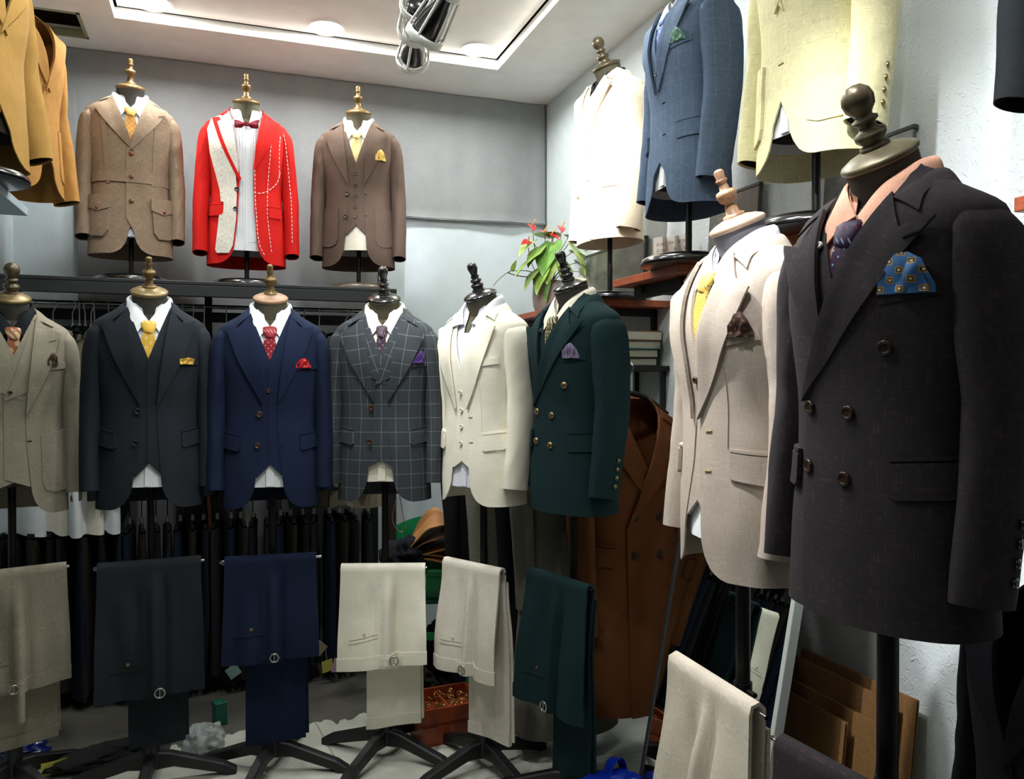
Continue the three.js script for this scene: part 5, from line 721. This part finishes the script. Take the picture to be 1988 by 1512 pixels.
// ------------------------------------------------------------------ potted anthurium
{
  const B = V(-0.20, SHELF_A, 0.55), pot = thing('plant_pot', 'grey two-tone ceramic plant pot on the long wooden shelf', 'plant pot', B);
  part('body', lathe([[0.0001, 0.004], [0.050, 0.0], [0.066, 0.012], [0.080, 0.05], [0.084, 0.10], [0.080, 0.15], [0.074, 0.175], [0.069, 0.175], [0.074, 0.14], [0.0001, 0.13]], 40), std(0x8d8680, 0.45), pot);
  part('soil', new THREE.CylinderGeometry(0.068, 0.06, 0.02, 24).translate(0, 0.152, 0), std(0x2a2018, 0.95), pot);
  const gl = (r, g, b, seed) => phys(0xffffff, 0.4, { map: texture(64, 1, (i, j) => { const vein = Math.abs(i - 32) < 1.5 || Math.abs(((Math.abs(i - 32) + j * 0.9) % 13) - 6) < 0.7 ? 1.16 : 1, a = vein * (1 + 0.12 * tileNoise(i, j, 64, 6, seed)); return [r * a, g * a, b * a]; }), transmission: 0.25, thickness: 0 });
  const leafM = [gl(158, 190, 96, 2), gl(118, 164, 80, 3), gl(184, 204, 112, 4)], stemM = std(0x6c7a3e, 0.6), redM = phys(0xb8282c, 0.3, { clearcoat: 0.5 }), spad = std(0xe0c078, 0.6), woody = std(0x8a6a44, 0.7);
  const plant = thing('anthurium_plant', 'leafy green anthurium with small red flowers in the grey pot', 'plant', B), heart = (L, W, bend) => shell(12, 16, (u, v) => { const s = 2 * u - 1, w = W * Math.pow(Math.sin(Math.PI * Math.pow(clamp(v * 0.93 + 0.04, 0, 1), 0.62)), 0.85) * (1 - 0.25 * v), y = v * L - (v < 0.15 ? 0.10 * L * Math.abs(s) * (1 - v / 0.15) : 0); return [s * w, -bend * v * v * L + 0.10 * W * Math.abs(s), y, 0.5 + 0.5 * s, v]; }, 0.0008);
  const leaf = (base, tip, L, W, i, bend = 0.5) => {
    const st = [V(0.01 * Math.cos(i), 0.15, 0.01 * Math.sin(i)), base.clone().multiplyScalar(0.5).add(V(0, 0.11, 0)), base]; const lf = new THREE.Group();
    const m = part('leaf', heart(L, W, bend), leafM[i % 3], plant); m.position.copy(base); m.up.set(0, 1, 0); const d = tip.clone().sub(base).normalize(), zx = V(0, 1, 0).cross(d).normalize(), up = d.clone().cross(zx); m.quaternion.setFromRotationMatrix(new THREE.Matrix4().makeBasis(zx, up, d)); part('stem', tube(st, 0.0022, 12, 5), stemM, plant);
  };
  const fw = V(Math.sin(-YAW), 0, Math.cos(YAW)), rt = RIGHT;      // toward and across the room
  const P = (a, y, f) => V(rt.x * a + FWD.x * -f, y, rt.z * a - FWD.z * f);
  [[-0.05, 0.30, 0.05, -0.14, 0.20, 0.10, 0.15, 0.05], [0.02, 0.36, 0.06, -0.02, 0.22, 0.13, 0.17, 0.062], [0.10, 0.36, 0.05, 0.16, 0.22, 0.09, 0.17, 0.058], [-0.02, 0.24, 0.08, -0.06, 0.10, 0.13, 0.14, 0.045], [0.06, 0.26, 0.09, 0.09, 0.10, 0.13, 0.15, 0.048], [-0.08, 0.38, 0.0, -0.13, 0.30, 0.06, 0.11, 0.04], [0.02, 0.40, -0.02, -0.04, 0.42, 0.08, 0.13, 0.055], [0.14, 0.27, 0.0, 0.23, 0.16, 0.02, 0.15, 0.05], [0.16, 0.22, 0.04, 0.24, 0.06, 0.06, 0.14, 0.045], [-0.06, 0.22, 0.06, -0.11, 0.12, 0.1, 0.11, 0.04], [0.10, 0.40, 0.0, 0.17, 0.36, 0.05, 0.12, 0.05], [0.03, 0.30, 0.07, 0.0, 0.18, 0.13, 0.15, 0.05], [0.09, 0.20, 0.07, 0.12, 0.05, 0.1, 0.13, 0.042], [-0.01, 0.18, 0.09, -0.03, 0.03, 0.11, 0.11, 0.035], [0.12, 0.33, -0.05, 0.2, 0.28, -0.03, 0.13, 0.045], [-0.04, 0.34, 0.04, -0.09, 0.24, 0.10, 0.12, 0.045]].forEach(([a, y, f, b, z, g, L, W], i) => leaf(P(a, y, f), P(a + (b - a) * 1.7, z + 0.02, g), L * 1.08, W * 1.5, i, 0.3));
  part('trailing_stem', tube([P(-0.02, 0.16, 0.02), P(-0.09, 0.19, 0.03), P(-0.16, 0.20, 0.03), P(-0.21, 0.215, 0.03)], 0.0028, 16, 6), woody, plant); leaf(P(-0.19, 0.225, 0.03), P(-0.30, 0.17, 0.05), 0.12, 0.032, 1, 0.25); leaf(P(-0.185, 0.225, 0.03), P(-0.17, 0.29, 0.04), 0.06, 0.024, 2, 0.2);
  for (const [a, y, f, r] of [[-0.085, 0.46, 0.0, 0.3], [-0.11, 0.375, 0.03, -0.2], [0.02, 0.405, 0.07, 0.6], [0.065, 0.445, 0.03, 0.2], [-0.02, 0.425, 0.02, 0.5]]) { const b = P(a, y, f); part('flower_stem', tube([P(a * 0.3, 0.17, 0), P(a * 0.8, y * 0.7, f), b], 0.0022, 12, 5), woody, plant); const q = part('flower', heart(0.062, 0.026, 0.3).translate(0, 0, -0.02), redM, plant); q.position.copy(b); q.rotation.set(0.35 + r * 0.3, -0.6 + r * 2, -0.25 + r * 0.4); part('spadix', rod(V(0, 0.0, -0.008), V(0.004, 0.036, 0.008), 0.0034, 8), spad, q); }
}
// ------------------------------------------------------------------ leaning floor mirror
{
  const z0 = 2.0, z1 = 2.62, b = 0.478, H = 1.62, lean = Math.atan(0.19), t = thing('floor_mirror', 'tall frameless-edged floor mirror leaning against the right wall', 'mirror', [-b, 0, (z0 + z1) / 2]), W = z1 - z0, L = H / Math.cos(lean);
  const r = new THREE.Group(); const put = (name, g, m) => { const p = part(name, g, m, t); p.rotation.z = -lean; return p; };
  put('glass', box(0.004, L - 0.03, W - 0.03, 0, L / 2, 0), std(0xe8eeec, 0.015, { metalness: 1 })); const al = std(0xb4b8b6, 0.35, { metalness: 0.8 });
  for (const s of [-1, 1]) put('frame_side', rbox(0.032, L, 0.018, 0.003, 0.010, L / 2, s * (W / 2 - 0.009)), s > 0 ? std(0xb9bcb8, 0.5, { metalness: 0.2 }) : std(0x55585a, 0.4, { metalness: 0.6 })); for (const y of [0.009, L - 0.009]) put('frame_end', rbox(0.032, 0.018, W - 0.036, 0.003, 0.010, y, 0), al); put('back_board', box(0.006, L - 0.02, W - 0.02, 0.022, L / 2, 0), deepBlack);
}
{   // cardboard sheets behind the mirror, standing on the floor against the wall
  const m = std(0xffffff, 0.9, { map: texture(64, 0.2, (i, j) => { const a = 1 + 0.06 * tileNoise(i, j, 64, 16, 3) + 0.04 * (hash3(i, j, 2) - 0.5); return [136 * a, 98 * a, 56 * a]; }) }), core = std(0x7c5a34, 0.95);
  [[2.76, 0.60, 0.46, 0.10, 0.03], [2.72, 0.58, 0.48, 0.13, 0.04], [2.70, 0.52, 0.40, 0.16, 0.05], [2.62, 0.50, 0.36, 0.20, 0.06]].forEach(([z1, h, w, x, ln], i) => { const t = thing('cardboard_sheet', ['tallest cardboard sheet nearest the wall beside the mirror', 'second cardboard sheet from the wall beside the mirror', 'third cardboard sheet from the wall beside the mirror', 'smallest cardboard sheet nearest the mirror'][i], 'cardboard', [-x, 0, z1 - w / 2], 0, 'cardboard sheets leaning on the wall'); for (const [nm, dx] of [['liner', -0.004], ['liner', 0.004]]) { const p = part(nm, rbox(0.0016, h, w, 0.0005, dx, h / 2, 0), m, t); p.rotation.z = -0.11; } const p = part('corrugated_core', shell(120, 1, (u, v) => [0.003 * Math.sin(u * 60 * Math.PI * 2 / 2), v * h * 0.998, w * (u - 0.5) * 0.995, u, v], 0.0008), core, t); p.rotation.z = -0.11; });
}
// ------------------------------------------------------------------ coats on the rail under the long shelf
{
  const t = thing('coat_rail', 'black rail under the long wooden shelf carrying the overcoats', 'rail', [-0.42, 1.50, 1.0]); part('bar', rod(V(0, 0, -0.8), V(0, 0, 0.72), 0.011), blackMetal, t); for (const z of [-0.7, 0.35]) part('drop_arm', rod(V(0, 0, z), V(0.08, 0.238, z), 0.009), blackMetal, t);
  const camel = cloth([110, 66, 37], { size: 0.2, slub: 0.03, fine: 0.06, blotch: 0.05, seed: 81 }), herring = cloth([112, 110, 100], { size: 0.08, n: 256, slub: 0.05, fine: 0.25, seed: 82 }), blackC = dark[0], greyC = dark[1], paleC = cloth([150, 150, 138], { size: 0.2, seed: 83 });
  const coat = (o) => { makeJacket({ seed: o.seed, turn: o.turn, pos: V(o.x, o.top - 0.745 * (o.k || 1), o.z), name: 'overcoat', category: 'coat', label: o.label, mat: o.mat, k: o.k || 1, y0: o.y0, lapel: 'lowPeak', front: frontDouble(0.33, o.y0, 0.07), brkR: [-0.07, 0.33], brkL: [-0.015, 0.43], overlap: 0.010, sleeve: { cuff: -0.02, out: -0.02, fwd: 0.02 }, ...o.more });
    const h = thing('coat_hanger', 'hanger of the ' + o.label, 'hanger', V(o.x, o.top + 0.02, o.z), o.turn); part('hook', hookGeo, chrome, h); part('hanger_arms', tube([[-0.17, -0.09, -0.01], [-0.08, -0.03, -0.01], [0, -0.01, 0], [0.08, -0.03, -0.01], [0.17, -0.09, -0.01]], 0.010, 20, 8), blackPlastic, h); };
  coat({ x: -0.36, z: 1.74, top: 1.395, turn: 0.05, seed: 131, mat: camel, k: 1.12, y0: -0.27, label: 'rust brown double-breasted overcoat behind the green blazer', more: { flaps: [[0.085, 0.158, 0.262, 0.06, 0.004], [-0.1, -0.158, 0.262, 0.06, 0.004]], buttons: [[0.045, 0.36], [0.045, 0.24], [-0.045, 0.36], [-0.045, 0.24]], buttonMat: btnHorn, buttonR: 1.2 } });
  coat({ x: -0.50, z: 1.46, top: 1.38, turn: 0.1, seed: 132, mat: herring, k: 1.06, y0: -0.48, label: 'grey herringbone long coat behind the rust overcoat' });
  coat({ x: -0.52, z: 1.30, top: 1.38, turn: 0.0, seed: 133, mat: blackC, k: 1.0, y0: -0.30, label: 'black coat behind the herringbone coat' });
  coat({ x: -0.60, z: 1.14, top: 1.38, turn: 0.1, seed: 134, mat: paleC, k: 1.0, y0: -0.20, label: 'pale grey coat showing a narrow strip beside the cream suit' });
  coat({ x: -0.66, z: 0.98, top: 1.38, turn: 0.0, seed: 135, mat: greyC, k: 1.0, y0: -0.30, label: 'dark grey coat behind the cream suit' });
}
{   // black jacket on a low hanger in the lower right corner
  const g = ground(2055, 1.62), top = heightAt(1150, 1.62); makeJacket({ seed: 141, pos: V(g.x, top - 0.74, g.z), turn: facing(g, 42), mat: dark[0], label: 'black jacket on a hanger in the lower right corner', front: frontClosed(0.385), brkR: [-0.014, 0.385], brkL: [0.014, 0.385] });
  const h = thing('coat_hanger', 'hanger of the black jacket in the lower right corner', 'hanger', V(g.x, top + 0.0, g.z), facing(g, 42)); part('hook', hookGeo, chrome, h); part('hanger_arms', tube([[-0.16, -0.09, -0.01], [-0.08, -0.04, -0.01], [0, -0.01, 0], [0.08, -0.04, -0.01], [0.16, -0.09, -0.01]], 0.010, 20, 8), blackPlastic, h);
  const r = thing('wall_rail', 'short black wall rail carrying the black jacket in the corner', 'rail', [0, top + 0.10, g.z]); part('bar', rod(V(-0.004, 0, 0), V(g.x - 0.05, 0, 0), 0.009), blackMetal, r); part('wall_plate', rbox(0.012, 0.06, 0.06, 0.003, -0.006, 0, 0), blackMetal, r);
}
// ------------------------------------------------------------------ left-wall shelf under the mustard jackets
{
  const t = thing('wall_shelf', 'pale blue wall shelf under the mustard jackets', 'shelf', [RL, 2.09, 1.5]), m = std(0x9fb0bb, 0.6); part('board', rbox(0.26, 0.03, 1.0, 0.003, 0.13, -0.015, 0), m, t);
  for (const z of [-0.42, 0.3]) { const s = new THREE.Shape([[0, 0], [0.18, 0], [0, -0.12]].map((p) => new THREE.Vector2(...p))); part('bracket', new THREE.ExtrudeGeometry(s, { depth: 0.02, bevelEnabled: false }).translate(0, -0.03, z), m, t); }
  const g = ground(44, 3.24), top = heightAt(376, 3.24) + 0.745, h = thing('coat_hanger', 'hanger of the mustard jacket beside the ceiling hatch', 'hanger', V(g.x, top - 0.03, g.z), facing(g, -52)); part('hook', hookGeo, chrome, h); part('hanger_arms', tube([[-0.16, -0.08, -0.01], [-0.08, -0.03, -0.01], [0, -0.01, 0], [0.08, -0.03, -0.01], [0.16, -0.08, -0.01]], 0.010, 20, 8), blackPlastic, h);
  const r = thing('wall_rail', 'brass wall rail holding the mustard jacket under the ceiling', 'rail', [RL, top + 0.062, g.z]); part('bar', rod(V(0.004, 0, 0), V(g.x - RL + 0.09, 0, 0), 0.010), brass, r); part('wall_plate', rbox(0.012, 0.05, 0.05, 0.003, 0.006, 0, 0), brass, r);
}
// ------------------------------------------------------------------ hanging track spotlight and its track
function cageSpot(pos, dir, label, group) {
  const t = thing('track_spotlight', label, 'spotlight', pos, 0, group), q = new THREE.Quaternion().setFromUnitVectors(V(0, -1, 0), dir.clone().normalize()), w = std(0xf2f2ec, 0.4), put = (n, g, m, par = t) => part(n, g.applyQuaternion(q), m, par);
  put('lens_ring', lathe([[0.044, -0.10], [0.052, -0.10], [0.053, -0.085], [0.050, -0.078], [0.045, -0.08], [0.044, -0.10]], 32), w);
  put('lamp', lathe([[0.040, -0.085], [0.041, -0.07], [0.034, -0.03], [0.022, 0.0], [0.018, 0.03]], 28), blackGloss); put('lens', lathe([[0.0001, -0.084], [0.038, -0.086]], 24), new THREE.MeshStandardMaterial({ color: 0xffffff, emissive: 0xffffff, emissiveIntensity: 3 }));
  for (let i = 0; i < 6; i++) { const a = i / 6 * Math.PI * 2, c = Math.cos(a), s = Math.sin(a); put('cage_bar', rod(V(c * 0.049, -0.08, s * 0.049), V(c * 0.036, 0.03, s * 0.036), 0.0035, 6), w); put('upper_bar', rod(V(c * 0.052, 0.06, s * 0.052), V(Math.cos(a + 0.9) * 0.052, 0.19, Math.sin(a + 0.9) * 0.052), 0.005, 6), w); }
  put('neck', lathe([[0.036, 0.025], [0.038, 0.03], [0.038, 0.075], [0.030, 0.08]], 28), w); put('collar_ring', lathe([[0.050, 0.055], [0.056, 0.055], [0.056, 0.078], [0.050, 0.078], [0.050, 0.055]], 32), w); put('upper_ring', lathe([[0.050, 0.175], [0.056, 0.175], [0.056, 0.195], [0.050, 0.195], [0.050, 0.175]], 32), w);
  put('driver', lathe([[0.0001, 0.08], [0.034, 0.085], [0.036, 0.17], [0.026, 0.185], [0.0001, 0.186]], 24), blackGloss);
  const head = V(0, 0.16, 0).applyQuaternion(q); part('drop_rod', rod(head, V(head.x * 1.25, CEIL + RECESS.h - 0.03 - t.position.y, head.z * 1.25), 0.006), w, t); part('track_adapter', rbox(0.03, 0.03, 0.10, 0.004, head.x * 1.25, CEIL + RECESS.h - 0.035 - t.position.y, head.z * 1.25), w, t);
  return t;
}
{
  const w = std(0xf0f0ec, 0.4), tr = thing('light_track', 'white ceiling track carrying the spotlights', 'light track', [-1.42, CEIL + RECESS.h, 2.7]); part('channel', rbox(0.035, 0.02, 3.2, 0.003, 0, -0.010, 0), w, tr);
  SPOTS.forEach(([x, y, z, tg, I, ang, pen], i) => {
    const t = cageSpot(V(x, y, z), V(...tg).sub(V(x, y, z)), ['white cage track spotlight aimed at the sand jacket', 'white cage track spotlight aimed at the greige suit', 'white cage track spotlight aimed at the bare right wall', 'white cage track spotlight aimed at the green blazer', 'white cage track spotlight aimed at the upper right wall', 'larger white cage spotlight above the smaller one, cut by the top edge'][i], i < 5 ? 'track spotlights forward of the picture' : undefined);
    const l = new THREE.SpotLight(0xffffff, I, 0, ang, pen, 2); l.name = 'spot_lamp'; l.position.copy(V(...tg).sub(V(x, y, z)).normalize().multiplyScalar(0.11)); l.castShadow = true; t.add(l); l.target.position.copy(V(...tg).sub(V(x, y, z))); t.add(l.target); l.target.name = 'aim_point';
  });
  const p = at(806, 84, 2.45); const tg = V(...VISIBLE.target), d = tg.clone().sub(p), t = cageSpot(p, d, 'white cage spotlight hanging below the ceiling in view', undefined), l = new THREE.SpotLight(0xf4f2ff, VISIBLE.power, 0, VISIBLE.angle, 0.8, 2); l.name = 'spot_lamp'; l.position.copy(d.clone().normalize().multiplyScalar(0.11)); l.castShadow = true; t.add(l); l.target.position.copy(d); l.target.name = 'aim_point'; t.add(l.target);
}

// ------------------------------------------------------------------ things on the floor
function crumple(rx, ry, rz, seed, amp = 0.25, n = 40, freq = 3) {     // a lumpy, creased bag or bundle resting on y = 0
  return grid(n, n >> 1, (u, v) => { const a = u * 2 * Math.PI, b = v * Math.PI, x = Math.sin(b) * Math.cos(a), y = -Math.cos(b), z = Math.sin(b) * Math.sin(a); const r = 1 + amp * (noise(x * freq + 9, y * freq, z * freq + seed) * 0.6 + (0.5 - Math.abs(noise(x * freq * 2, y * freq * 2 + seed, z * freq * 2))) * 0.7); return [x * rx * r, Math.max(0.0, ry + y * ry * r), z * rz * r, u, v]; }, true);
}
{   // green plastic stool piled with tan leather
  const B = at(850, 1300, 3.72); B.y = 0; const green = std(0x0b7a46, 0.38), t = thing('plastic_stool', 'green plastic stool standing behind the ivory trousers', 'stool', B, facing(B, 10)), H = 0.60;
  part('seat', rbox(0.34, 0.035, 0.30, 0.012, 0, H, 0), green, t); part('apron', [rbox(0.33, 0.06, 0.014, 0.004, 0, H - 0.045, 0.14), rbox(0.33, 0.06, 0.014, 0.004, 0, H - 0.045, -0.14)], green, t);
  for (const [x, z] of [[-1, 1], [1, 1], [-1, -1], [1, -1]]) part('leg', beam(V(x * 0.14, H - 0.02, z * 0.12), V(x * 0.19, 0, z * 0.16), 0.055, 0.022), green, t); part('stretcher', [beam(V(-0.165, 0.32, 0.14), V(0.165, 0.32, 0.14), 0.02, 0.03)], green, t);
  const c = thing('plastic_chair', 'green plastic chair rising behind the rack post', 'chair', V(B.x + 0.02, 0, B.z - 0.22), facing(B, 0)); part('back_rest', shell(20, 14, (u, v) => { const x = (u - 0.5) * 0.40, y = 0.45 + v * 0.32; return [x, y - 0.05 * Math.pow(Math.abs(u - 0.5) * 2, 2) * v, -0.12 - 0.05 * v + 0.10 * Math.pow((u - 0.5) * 2, 2), x, y]; }, 0.008), green, c); part('seat', rbox(0.38, 0.03, 0.36, 0.012, 0, 0.44, 0.05), green, c); for (const [x, z] of [[-1, 1], [1, 1], [-1, -1], [1, -1]]) part('leg', beam(V(x * 0.16, 0.44, 0.05 + z * 0.15), V(x * 0.20, 0, 0.05 + z * 0.19), 0.04, 0.03), green, c);
  const tan = std(0xffffff, 0.55, { map: texture(128, 0.3, (i, j) => { const a = 1 + 0.08 * tileNoise(i, j, 128, 6, 2) + 0.06 * tileNoise(i, j, 128, 50, 3); return [172 * a, 118 * a, 66 * a]; }) });
  const p = thing('leather_pile', 'rumpled tan leather pieces heaped on the green stool', 'leather', V(B.x, H + 0.02, B.z), facing(B, 0));
  for (let k = 0; k < 5; k++) part('hide', shell(34, 20, (u, v) => { const x = (u - 0.5) * (0.42 - 0.04 * k), z = (v - 0.5) * 0.34, bend = Math.pow(Math.abs(u - 0.5) * 2, 2); return [x + 0.03 * noise(k, 2), 0.03 + 0.036 * k + 0.03 * Math.sin(u * 5 + k * 1.3) * 0.9 + 0.018 * noise(u * 4, v * 4, k * 3) - 0.09 * bend * (0.3 + 0.2 * k), z + 0.03 * noise(k, 5), x, z]; }, 0.004), tan, p);
  const bk = thing('black_cloth_bundle', 'black cloth bundle sagging off the left of the stool', 'cloth', V(B.x - 0.17, H - 0.0, B.z + 0.06), 0.4); part('cloth', crumple(0.10, 0.07, 0.10, 4, 0.5), dark[0], bk);
  const sh = thing('brown_leather_bag', 'small brown leather bag tucked under the tan leather', 'bag', V(B.x + 0.08, H + 0.018, B.z + 0.15), 0.3); part('body', crumple(0.10, 0.035, 0.05, 8, 0.2), std(0x4a2a18, 0.4), sh); part('strap', tube([[-0.06, 0.05, 0.03], [0, 0.085, 0.05], [0.07, 0.04, 0.04]], 0.008), tan, sh);
}
{   // open wooden trays with gold trimmings
  const wood = std(0xffffff, 0.4, { map: texture(128, 0.4, (i, j) => { const a = 1 + 0.12 * tileNoise((i * 0.2) | 0, j, 128, 50, 5); return [146 * a, 62 * a, 26 * a]; }) }), gold = std(0xc8a060, 0.22, { metalness: 0.9 });
  const tray = (p, turn, w, d, h, label, seed, y = 0) => { const t = thing('wooden_tray', label, 'tray', V(p.x, y, p.z), turn), e = 0.012; part('base', box(w, e, d, 0, e / 2, 0), wood, t); for (const s of [-1, 1]) { part('long_side', rbox(w, h, e, 0.002, 0, h / 2, s * (d / 2 - e / 2)), wood, t); part('short_side', rbox(e, h, d - 2 * e, 0.002, s * (w / 2 - e / 2), h / 2, 0), wood, t); } part('divider', rbox(e * 0.7, h * 0.8, d - 2 * e, 0.002, 0, h * 0.4, 0), wood, t);
    const R = rng(seed), rings = []; for (let i = 0; i < 46; i++) rings.push(new THREE.TorusGeometry(0.009 + 0.006 * R(), 0.0022, 5, 10).rotateX(R() * 3).rotateY(R() * 3).translate((R() - 0.5) * (w - 0.08), e + 0.012 + 0.035 * R(), (R() - 0.5) * (d - 0.08))); const g = thing('gold_trimmings', 'gold buckles and trimmings in the ' + label, 'trimmings', V(p.x, y + 0.001, p.z), turn); const m = part('buckles', rings, gold, g); m.userData.kind = 'stuff'; };
  const a = ground(868, 3.36), b = ground(985, 3.45); tray(a, facing(a, -24), 0.30, 0.24, 0.075, 'lower orange-brown tray under the ivory trousers', 3); tray(V(a.x - 0.02, 0, a.z + 0.01), facing(a, -20), 0.29, 0.23, 0.07, 'upper orange-brown tray stacked under the ivory trousers', 4, 0.0765); tray(b, facing(b, -24), 0.32, 0.22, 0.075, 'orange-brown tray behind the cream suit stand', 5);
}
{   // black garment bag heap and a navy box with a white label
  const p = ground(845, 3.72), g = phys(0x0c0c0e, 0.25, { clearcoat: 0.5 }); const t = thing('garment_bag', 'crumpled glossy black garment bag behind the trays', 'bag', p, 0.3); part('film', crumple(0.15, 0.16, 0.10, 12, 0.35, 56, 4), g, t);
  const q = ground(925, 3.76), c = document.createElement('canvas'); c.width = 128; c.height = 96; const x = c.getContext('2d'); x.fillStyle = '#aab0b8'; x.fillRect(0, 0, 128, 96); x.fillStyle = '#444a58'; x.fillRect(20, 66, 70, 14); x.fillRect(20, 20, 50, 4); const tx = new THREE.CanvasTexture(c); tx.colorSpace = THREE.SRGBColorSpace;
  const bx = thing('shoe_box', 'navy box with a white label behind the stone trousers', 'box', q, facing(q, 5)); part('carton', rbox(0.30, 0.34, 0.20, 0.004, 0, 0.17, 0), std(0x10182c, 0.5), bx); part('label_sticker', new THREE.PlaneGeometry(0.10, 0.07).translate(-0.07, 0.23, 0.1008), std(0xffffff, 0.7, { map: tx }), bx);
}
{   // clear plastic bag, yellow note, small green carton, blue bags
  const p = ground(393, 3.12), film = phys(0xdfe4e4, 0.18, { transmission: 0.55, thickness: 0, ior: 1.3 }); const t = thing('clear_plastic_bag', 'crumpled clear plastic bag with white stuffing on the floor', 'plastic bag', p, 0.2); part('film', crumple(0.075, 0.060, 0.07, 21, 0.35, 48, 3), film, t); part('stuffing', crumple(0.052, 0.035, 0.05, 22, 0.25).translate(0, 0.002, 0.008), std(0xd8d8d4, 0.8), t);
  const y = ground(100, 2.96), n = thing('yellow_note', 'yellow paper note standing on the floor at lower left', 'paper', V(y.x, 0.0, y.z), facing(y, -10)); part('paper', shell(6, 4, (u, v) => { const x = (u - 0.5) * 0.085; return [x, 0.012 + v * 0.05, 0.01 * v + 0.006 * Math.sin(u * 3), u, v]; }, 0.0008), std(0xd6cf62, 0.8), n); part('clip', rbox(0.02, 0.014, 0.012, 0.002, 0, 0.007, 0), blackPlastic, n);
  const g = ground(424, 3.42), gc = thing('green_carton', 'small green carton behind the clear plastic bag', 'box', g, 0.3); part('carton', rbox(0.05, 0.09, 0.05, 0.003, 0, 0.045, 0), std(0x0c6a58, 0.5), gc); part('lid', rbox(0.052, 0.012, 0.052, 0.003, 0, 0.088, 0), std(0x0a5a4a, 0.5), gc);
  const blue = phys(0x0a2fb0, 0.28, { clearcoat: 0.4, transmission: 0.15, thickness: 0 }); const b = ground(1185, 2.62), bb = thing('blue_plastic_bag', 'shiny blue plastic bag under the rust overcoat', 'plastic bag', b, 0.4); part('film', crumple(0.15, 0.08, 0.12, 31, 0.28, 60, 2.2), blue, bb); part('handle', shell(20, 3, (u, v) => { const a = u * Math.PI; return [0.05 + 0.05 * Math.cos(a), 0.10 + 0.10 * Math.sin(a) + 0.01 * v, -0.02 + (v - 0.5) * 0.04 * (0.5 + Math.sin(a) * 0.5), u, v]; }, 0.002), blue, bb);
  const l = ground(22, 3.02), lb = thing('blue_plastic_bag', 'dark blue plastic bag on the floor at lower left corner', 'plastic bag', l, 0.4); part('film', crumple(0.10, 0.05, 0.09, 33, 0.45, 50, 3.4), phys(0x081a60, 0.3, { clearcoat: 0.4 }), lb);
  const k = ground(190, 3.05), ks = thing('black_cloth_bundle', 'black cloth bundle lying on the floor beside the yellow note', 'cloth', k, 0.4); part('bundle', crumple(0.16, 0.035, 0.06, 35, 0.35), dark[1], ks);
}
{   // wooden stick by the charcoal trousers and a wire hanger on the rack post
  const s = thing('walking_stick', 'orange wooden crook-handled stick hung beside the charcoal trousers', 'stick', V(railX(404, 0.40), 0.92, 0.40)); part('crook', tube([[0.004, -0.06, 0.01], [0, 0.0, 0.008], [0, 0.020, -0.02], [0, 0.022, -0.055], [0, -0.005, -0.075]], 0.009, 24, 8), std(0x8a5426, 0.45), s); part('shaft', rod(V(0.004, -0.06, 0.01), V(0.018, -0.42, 0.03), 0.009), std(0x8a5426, 0.45), s); part('ferrule', cyl(0.010, 0.011, 0.03, 0.018, -0.45, 0.03), std(0x3a2412, 0.4), s);
  const w = thing('wire_hanger', 'thin wire hanger hooked on the rack post', 'hanger', V(RX1 + 0.004, 0.86, RZ1 + 0.006)); part('wire', tube([[0, 0.09, 0], [0.004, 0.06, 0.004], [0.02, -0.04, 0.01], [0.03, -0.10, 0.012], [0.01, -0.125, 0.012], [-0.03, -0.07, 0.012], [-0.01, 0.04, 0.006]], 0.002, 40, 6), chrome, w);
}

renderer.render(scene, camera);
